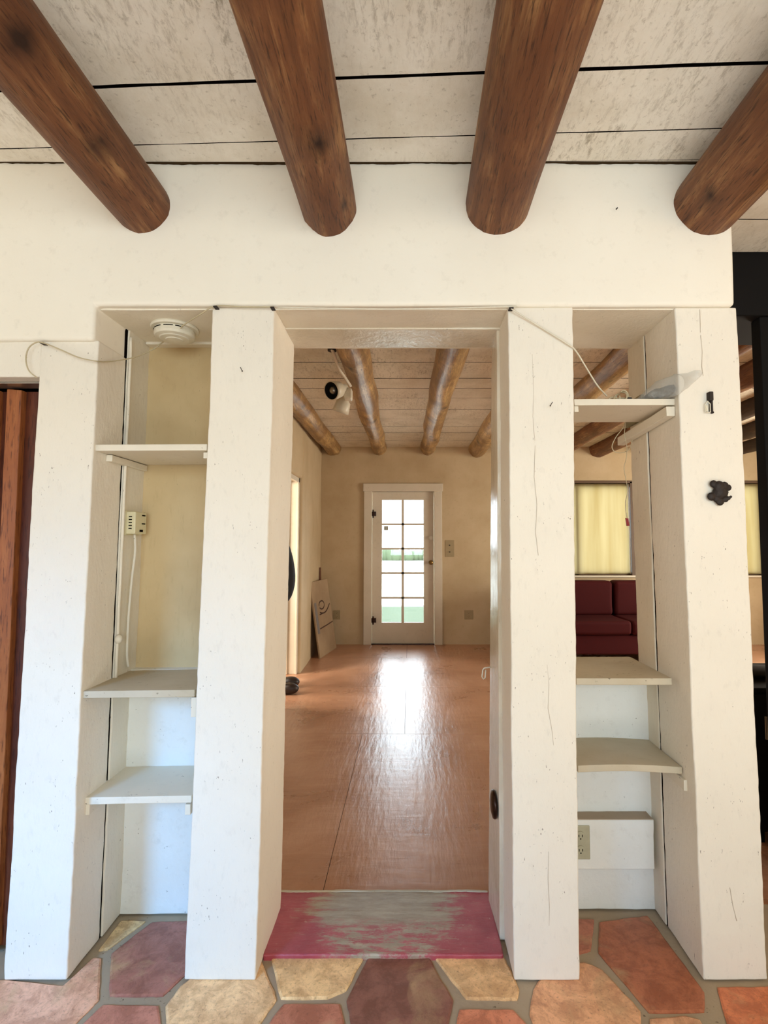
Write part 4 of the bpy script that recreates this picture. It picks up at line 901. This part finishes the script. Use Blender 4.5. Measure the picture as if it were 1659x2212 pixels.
# ------------------------------------------------------------ outside
bm = B(); box(bm, -60, 60, 7.3, 60, -.3, -.12); struct(fin('ground', bm, M['ground']))
bm = B(); box(bm, -2, 2.2, 8.3, 8.5, -.12, PY(870, 1310, 8.3).z, (20, 1, 2), .004, 3, 1); tag(fin('garden_wall', bm, M['greenwall'], bevel=.01), 'low pale green garden wall outside the glazed far door', 'wall')
bm = B()
for i in range(60):
    xx = -16+i*.55; ellip(bm, (xx, 45+random.uniform(-.3, .3), .25), (.5, .5, .62+random.uniform(-.12, .1)), sub=2)
for v in bm.verts: v.co += Vector((noise.noise(v.co*4), noise.noise(v.co*4+Vector((5, 0, 0))), noise.noise(v.co*4+Vector((0, 5, 0)))))*.12
tag(fin('hedge', bm, M['hedge'], smooth=True), 'distant green hedge seen through the panes of the far door', 'hedge')

# ------------------------------------------------------------ spotlights on the back ceiling
p = PY(728, 845, 3.75); cy_ = 3.75
sl = thing('track_spotlight', (p.x, cy_, BC), 'white two headed spotlight fixture beside the shiny left log', 'light')
xb = XY(745, 830, 3.6)
bm = B(); tube(bm, spline([Vector((XY(716, 790, 3.4), 3.4, BC-.02)), Vector((XY(722, 800, 3.45), 3.45, BC-.05)), Vector((XY(732, 815, 3.6), 3.6, BC-.09)), Vector((XY(745, 835, 3.7), 3.7, BC-.12)), Vector((XY(757, 862, 3.9), 3.9, BC-.12))], 5), .011, 10); fin('arm', bm, M['far_trim'], sl, smooth=True)
bm = B(); c = Vector((XY(717, 797, 3.42), 3.42, BC-.0)); lathe(bm, [(0, 0), (.03, 0), (.03, -.03), (0, -.03)], c, (0, 0, 1), 20); fin('mount', bm, M['iron'], sl)
def head(c, ax, s, dark):
    ax = Vector(ax).normalized(); bm = B()
    lathe(bm, [(.0, -.11*s), (.028*s, -.11*s), (.034*s, -.06*s), (.05*s, -.045*s), (.055*s, 0), (.058*s, .03*s), (.054*s, .03*s), (.050*s, .0), (.0, -.005*s)], c, ax, 32); h = fin('lamp_head', bm, M['white_plastic'], sl, smooth=True)
    bm = B(); lathe(bm, [(0, 0), (.0535*s, 0), (.0535*s, .028*s), (.05*s, .028*s), (.046*s, .004*s), (0, .003*s)], c, ax, 32); fin('baffle', bm, M['black'], h, smooth=True)
    bm = B(); ellip(bm, Vector(c)+ax*.006*s, (.026*s,)*3); fin('bulb', bm, M['steel'], h, smooth=True)
head(PY(722, 843, 3.7), (-.55, -.8, -.35), 1.15, 1)
head(PY(738, 882, 3.95), (-.35, .25, -1), 1.1, 0)
bm = B(); q0 = PY(752, 855, 3.8); box(bm, q0.x-.03, q0.x+.03, 3.76, 3.84, q0.z-.03, q0.z+.05); fin('joint', bm, M['white_plastic'], sl, bevel=.01)

# ------------------------------------------------------------ leaning cardboard box and stick
bl_, br_ = PZ(692, 1423, BF), PZ(727, 1399, BF); tl_, tr_ = PY(670, 1258, bl_.y+.01), PY(707, 1250, br_.y+.01)
cbx = thing('cardboard_box', (bl_+br_)/2, 'flat brown cardboard box leaning against the left wall near the far corner', 'box')
fn = (br_-bl_).cross(tl_-bl_).normalized()
if fn.x > 0: fn = -fn
bm = B(); th = fn*.02; hexa(bm, [bl_, br_, tr_, tl_], [bl_+th, br_+th, tr_+th, tl_+th], (6, 1, 8), .002, 5, 1); fin('carton', bm, M['cardboard'], cbx, bevel=.003, angle=50)
def CB(s, t): return bl_.lerp(br_, s).lerp(tl_.lerp(tr_, s), t)-fn*.0015
def strip(pts, w, name, mat):
    bm = B(); 
    for i in range(len(pts)-1):
        a, b = CB(*pts[i]), CB(*pts[i+1]); d = (b-a).normalized(); nn = d.cross(fn).normalized()*w/2
        hexa(bm, [a-nn, b-nn, b+nn, a+nn], [a-nn-fn*.001, b-nn-fn*.001, b+nn-fn*.001, a+nn-fn*.001])
    return fin(name, bm, M[mat], cbx)
strip([(.11, .31), (.11, .72)], .075, 'tape', 'tape')
strip([(.45+.15*math.cos(a), .665+.055*math.sin(a)) for a in [math.radians(q) for q in range(-150, 200, 14)]], .016, 'printed_mark', 'print')
strip([(.30+.62*t, .575-.02*math.sin(t*3.1)*2+.075*t*t) for t in [i/12 for i in range(13)]], .016, 'printed_mark', 'print')
strip([(.27, .545), (.42, .55)], .014, 'printed_mark', 'print'); strip([(.2, .365), (.55, .372), (.97, .385)], .014, 'printed_mark', 'print')
bm = B(); p = PY(686, 1228, 6.85); tube(bm, [Vector((p.x+.05, 6.93, BF)), Vector((p.x+.01, 6.90, p.z+.01))], .026, 12); sk = fin('wooden_stick', bm, M['stick']); tag(sk, 'brown wooden stick standing in the corner behind the cardboard box', 'stick')

# ------------------------------------------------------------ sofa
sx0, sx1, sy0, sy1 = 1.42, 3.5, 5.82, 6.72
sf = thing('sofa', ((sx0+sx1)/2, 6.3, BF), 'dark red upholstered sofa under the yellow shaded window', 'sofa')
def cush(name, x0, x1, y0, y1, z0, z1, bev=.05, rot=None):
    bm = B(); box(bm, x0, x1, y0, y1, z0, z1, (6, 4, 4), .012, 2.4, x0+z0); return fin(name, bm, M['maroon'], sf, bevel=bev, seg=4, angle=60)
cush('base', sx0, sx1, sy0+.05, sy1, .08, .3, .02); cush('backrest', sx0+.05, sx1-.05, sy1-.24, sy1, .3, .82, .06)
cush('armrest', sx0, sx0+.2, sy0, sy1, .1, .62, .07); cush('armrest', sx1-.2, sx1, sy0, sy1, .1, .62, .07)
mid = (sx0+sx1)/2
for (a_, b_) in ((sx0+.2, mid), (mid, sx1-.2)):
    cush('seat_cushion', a_, b_, sy0, sy1-.22, .30, .455, .05); cush('back_cushion', a_+.01, b_-.01, sy1-.4, sy1-.2, .45, .865, .07)
for x_ in (sx0+.08, sx1-.08):
    for y_ in (sy0+.12, sy1-.08):
        bm = B(); lathe(bm, [(0, 0), (.018, 0), (.028, .12), (0, .12)], (x_, y_, BF), (0, 0, 1), 12); fin('leg', bm, M['sofaleg'], sf)

# ------------------------------------------------------------ dark things past the right end of the partition
bm = B(); zt_ = PY(1620, 690, 2.2).z
box(bm, 1.2, 1.85, 2.16, 2.5, zt_, BC-.004, (1, 1, 1)); tag(fin('dark_beam', bm, M['black'], bevel=.01), 'nearly black heavy lintel beam past the right end of the partition', 'beam')
p = XY(1648, 1100, 2.2)
bm = B(); box(bm, p, p+.24, 2.17, 2.23, 0, zt_); dp = tag(fin('dark_door_panel', bm, M['black'], bevel=.005), 'black edge of an open door at the right picture edge', 'door')
kx = 1.50
ct = thing('cabinet', (1.72, 2.72, BF), 'black low cabinet past the right end of the partition', 'cabinet')
zc_ = PY(1640, 1485, 2.42).z; cx0 = XY(1619, 1500, 2.42)
bm = B(); box(bm, cx0, cx0+.7, 2.42, 2.9, BF+.05, zc_-.02); fin('body', bm, M['black'], ct, bevel=.004)
bm = B(); box(bm, cx0-.01, cx0+.71, 2.41, 2.91, zc_-.02, zc_); fin('top', bm, M['black'], ct, bevel=.003)
for q in (0, 1):
    bm = B(); box(bm, cx0+.01+q*.345, cx0+.345+q*.345, 2.402, 2.42, BF+.06, zc_-.03); d_ = fin('door', bm, M['black'], ct, bevel=.003)
    bm = B(); tube(bm, [Vector((cx0+.05+q*.3, 2.39, zc_-.12)), Vector((cx0+.05+q*.3, 2.39, zc_-.22))], .005, 8); fin('handle', bm, M['steel'], d_)
for (x_, y_) in ((cx0+.03, 2.45), (cx0+.67, 2.45), (cx0+.03, 2.87), (cx0+.67, 2.87)):
    bm = B(); box(bm, x_-.02, x_+.02, y_-.02, y_+.02, BF, BF+.05); fin('foot', bm, M['black'], ct)
zg = PY(1640, 1440, 2.6).z; bm = B()
ellip(bm, (cx0+.17, 2.62, (zc_+zg)/2+.0), (.13, .09, (zg-zc_)/2)); 
for v in bm.verts: v.co += v.co.normalized()*noise.noise(v.co*9)*.01; v.co.z = max(v.co.z, zc_+.001)
tag(fin('black_bag', bm, M['blackcloth'], smooth=True), 'soft black bag lying on top of the black cabinet', 'bag')

# ------------------------------------------------------------ person standing in the left doorway
def person():
    fx, fy = -1.215, 4.86
    t = thing('person', (fx, fy, BF), 'person in a black jacket and dark boots, mostly hidden behind the left doorway post', 'person')
    def skin(name, verts, edges, rad, mat, sub=2, root=0, parent=t):
        me = bpy.data.meshes.new(name); me.from_pydata([Vector(v) for v in verts], edges, [])
        o = link_mesh(name, me, None, parent); o.data.materials.append(mat)
        m = o.modifiers.new('skin', 'SKIN'); m.use_smooth_shade = True
        for i, r in enumerate(rad):
            sv = me.skin_vertices[0].data[i]; sv.radius = (r, r) if not isinstance(r, tuple) else r; sv.use_root = (i == root)
        s = o.modifiers.new('sub', 'SUBSURF'); s.levels = sub; s.render_levels = sub; return o
    # facing +X. y offsets are the body's sides
    V = lambda x, y, z: (fx+x, fy+y, BF+z)
    bv = [V(-.10, 0, .95), V(-.10, 0, 1.1), V(-.09, 0, 1.28), V(-.11, 0, 1.43), V(-.10, 0, 1.52), V(-.07, 0, 1.62), V(-.06, 0, 1.70),
          V(-.10, .10, .92), V(-.08, .11, .5), V(-.10, .11, .09), V(-.10, -.10, .92), V(-.06, -.11, .5), V(-.06, -.11, .09),
          V(-.11, .19, 1.42), V(-.10, .24, 1.14), V(-.12, .25, .90), V(-.11, -.19, 1.42), V(-.11, -.25, 1.14), V(-.10, -.26, .90), V(-.11, .25, .84), V(-.09, -.26, .84)]
    be = [(0, 1), (1, 2), (2, 3), (3, 4), (4, 5), (5, 6), (0, 7), (7, 8), (8, 9), (0, 10), (10, 11), (11, 12), (3, 13), (13, 14), (14, 15), (15, 19), (3, 16), (16, 17), (17, 18), (18, 20)]
    br = [(.13, .15), (.12, .14), (.13, .16), (.09, .12), .055, (.085, .07), (.09, .075), .085, .06, .045, .085, .06, .045, .06, .045, .028, .06, .045, .028, .03, .03]
    body = skin('body', bv, be, br, M['skin'])
    # fingers
    for s, w in ((1, V(-.11, .25, .84)), (-1, V(-.09, -.26, .84))):
        for k, ln in enumerate((.07, .08, .075, .06)):
            x_ = w[0]+(1.5-k)*.017; skin('finger', [(x_, w[1], w[2]), (x_+.002, w[1], w[2]-.04), (x_+.0, w[1]-s*.008, w[2]-.04-ln*.5), (x_-.002, w[1]-s*.022, w[2]-.04-ln*.9)], [(0, 1), (1, 2), (2, 3)], [.01, .009, .0085, .007], M['skin'], 1, 0, body)
        skin('thumb', [(w[0]+.01, w[1], w[2]+.005), (w[0]+.04, w[1]-s*.012, w[2]-.025), (w[0]+.045, w[1]-s*.018, w[2]-.055)], [(0, 1), (1, 2)], [.011, .01, .008], M['skin'], 1, 0, body)
    # face
    h = Vector(V(-.065, 0, 1.665))
    def bit(n_, c, r, m_): bm = B(); ellip(bm, h+Vector(c), r, sub=2); fin(n_, bm, m_, body, smooth=True)
    bit('nose', (.092, 0, -.01), (.016, .012, .022), M['skin'])
    for q in (-1, 1): bit('ear', (-.005, .078*q, -.01), (.02, .01, .03), M['skin']); bit('eye', (.083, .03*q, .015), (.008, .012, .007), M['black'])
    bm = B(); ellip(bm, h+Vector((.083, 0, -.048)), (.007, .022, .006), sub=2); fin('mouth', bm, M['redtag'], body, smooth=True)
    bm = B(); ellip(bm, h+Vector((-.022, 0, .04)), (.105, .088, .088)); fin('hair', bm, M['hair'], t, smooth=True)
    jk = skin('jacket', [V(-.09, 0, .80), V(-.025, 0, .94), V(-.015, 0, 1.08), V(-.06, 0, 1.26), V(-.11, 0, 1.43), V(-.10, 0, 1.49), V(-.11, .19, 1.42), V(-.10, .24, 1.14), V(-.12, .25, .91), V(-.11, -.19, 1.42), V(-.11, -.25, 1.14), V(-.10, -.26, .91)],
              [(0, 1), (1, 2), (2, 3), (3, 4), (4, 5), (4, 6), (6, 7), (7, 8), (4, 9), (9, 10), (10, 11)], [(.16, .18), (.19, .2), (.17, .19), (.16, .19), (.12, .15), .075, .085, .07, .045, .085, .07, .045], M['blackcloth'])
    skin('trousers', [V(-.10, 0, .9), V(-.10, .10, .84), V(-.08, .11, .5), V(-.10, .11, .08), V(-.10, -.10, .84), V(-.06, -.11, .5), V(-.06, -.11, .08)], [(0, 1), (1, 2), (2, 3), (0, 4), (4, 5), (5, 6)], [.14, .105, .08, .07, .105, .08, .07], M['jeans'])
    for (x, y) in ((-.10, .11), (-.06, -.11)):
        bm = B(); o0 = Vector(V(x, y, 0))
        ellip(bm, o0+Vector((.0, 0, .10)), (.06, .05, .11)); ellip(bm, o0+Vector((.13, 0, .045)), (.15, .052, .05)); ellip(bm, o0+Vector((.20, 0, .05)), (.085, .055, .05))
        for v in bm.verts: v.co.z = max(v.co.z, BF+.003)
        o = fin('boot', bm, M['boot'], t, smooth=True); m = o.modifiers.new('r', 'REMESH'); m.mode = 'VOXEL'; m.voxel_size = .008; m.use_smooth_shade = True
person()
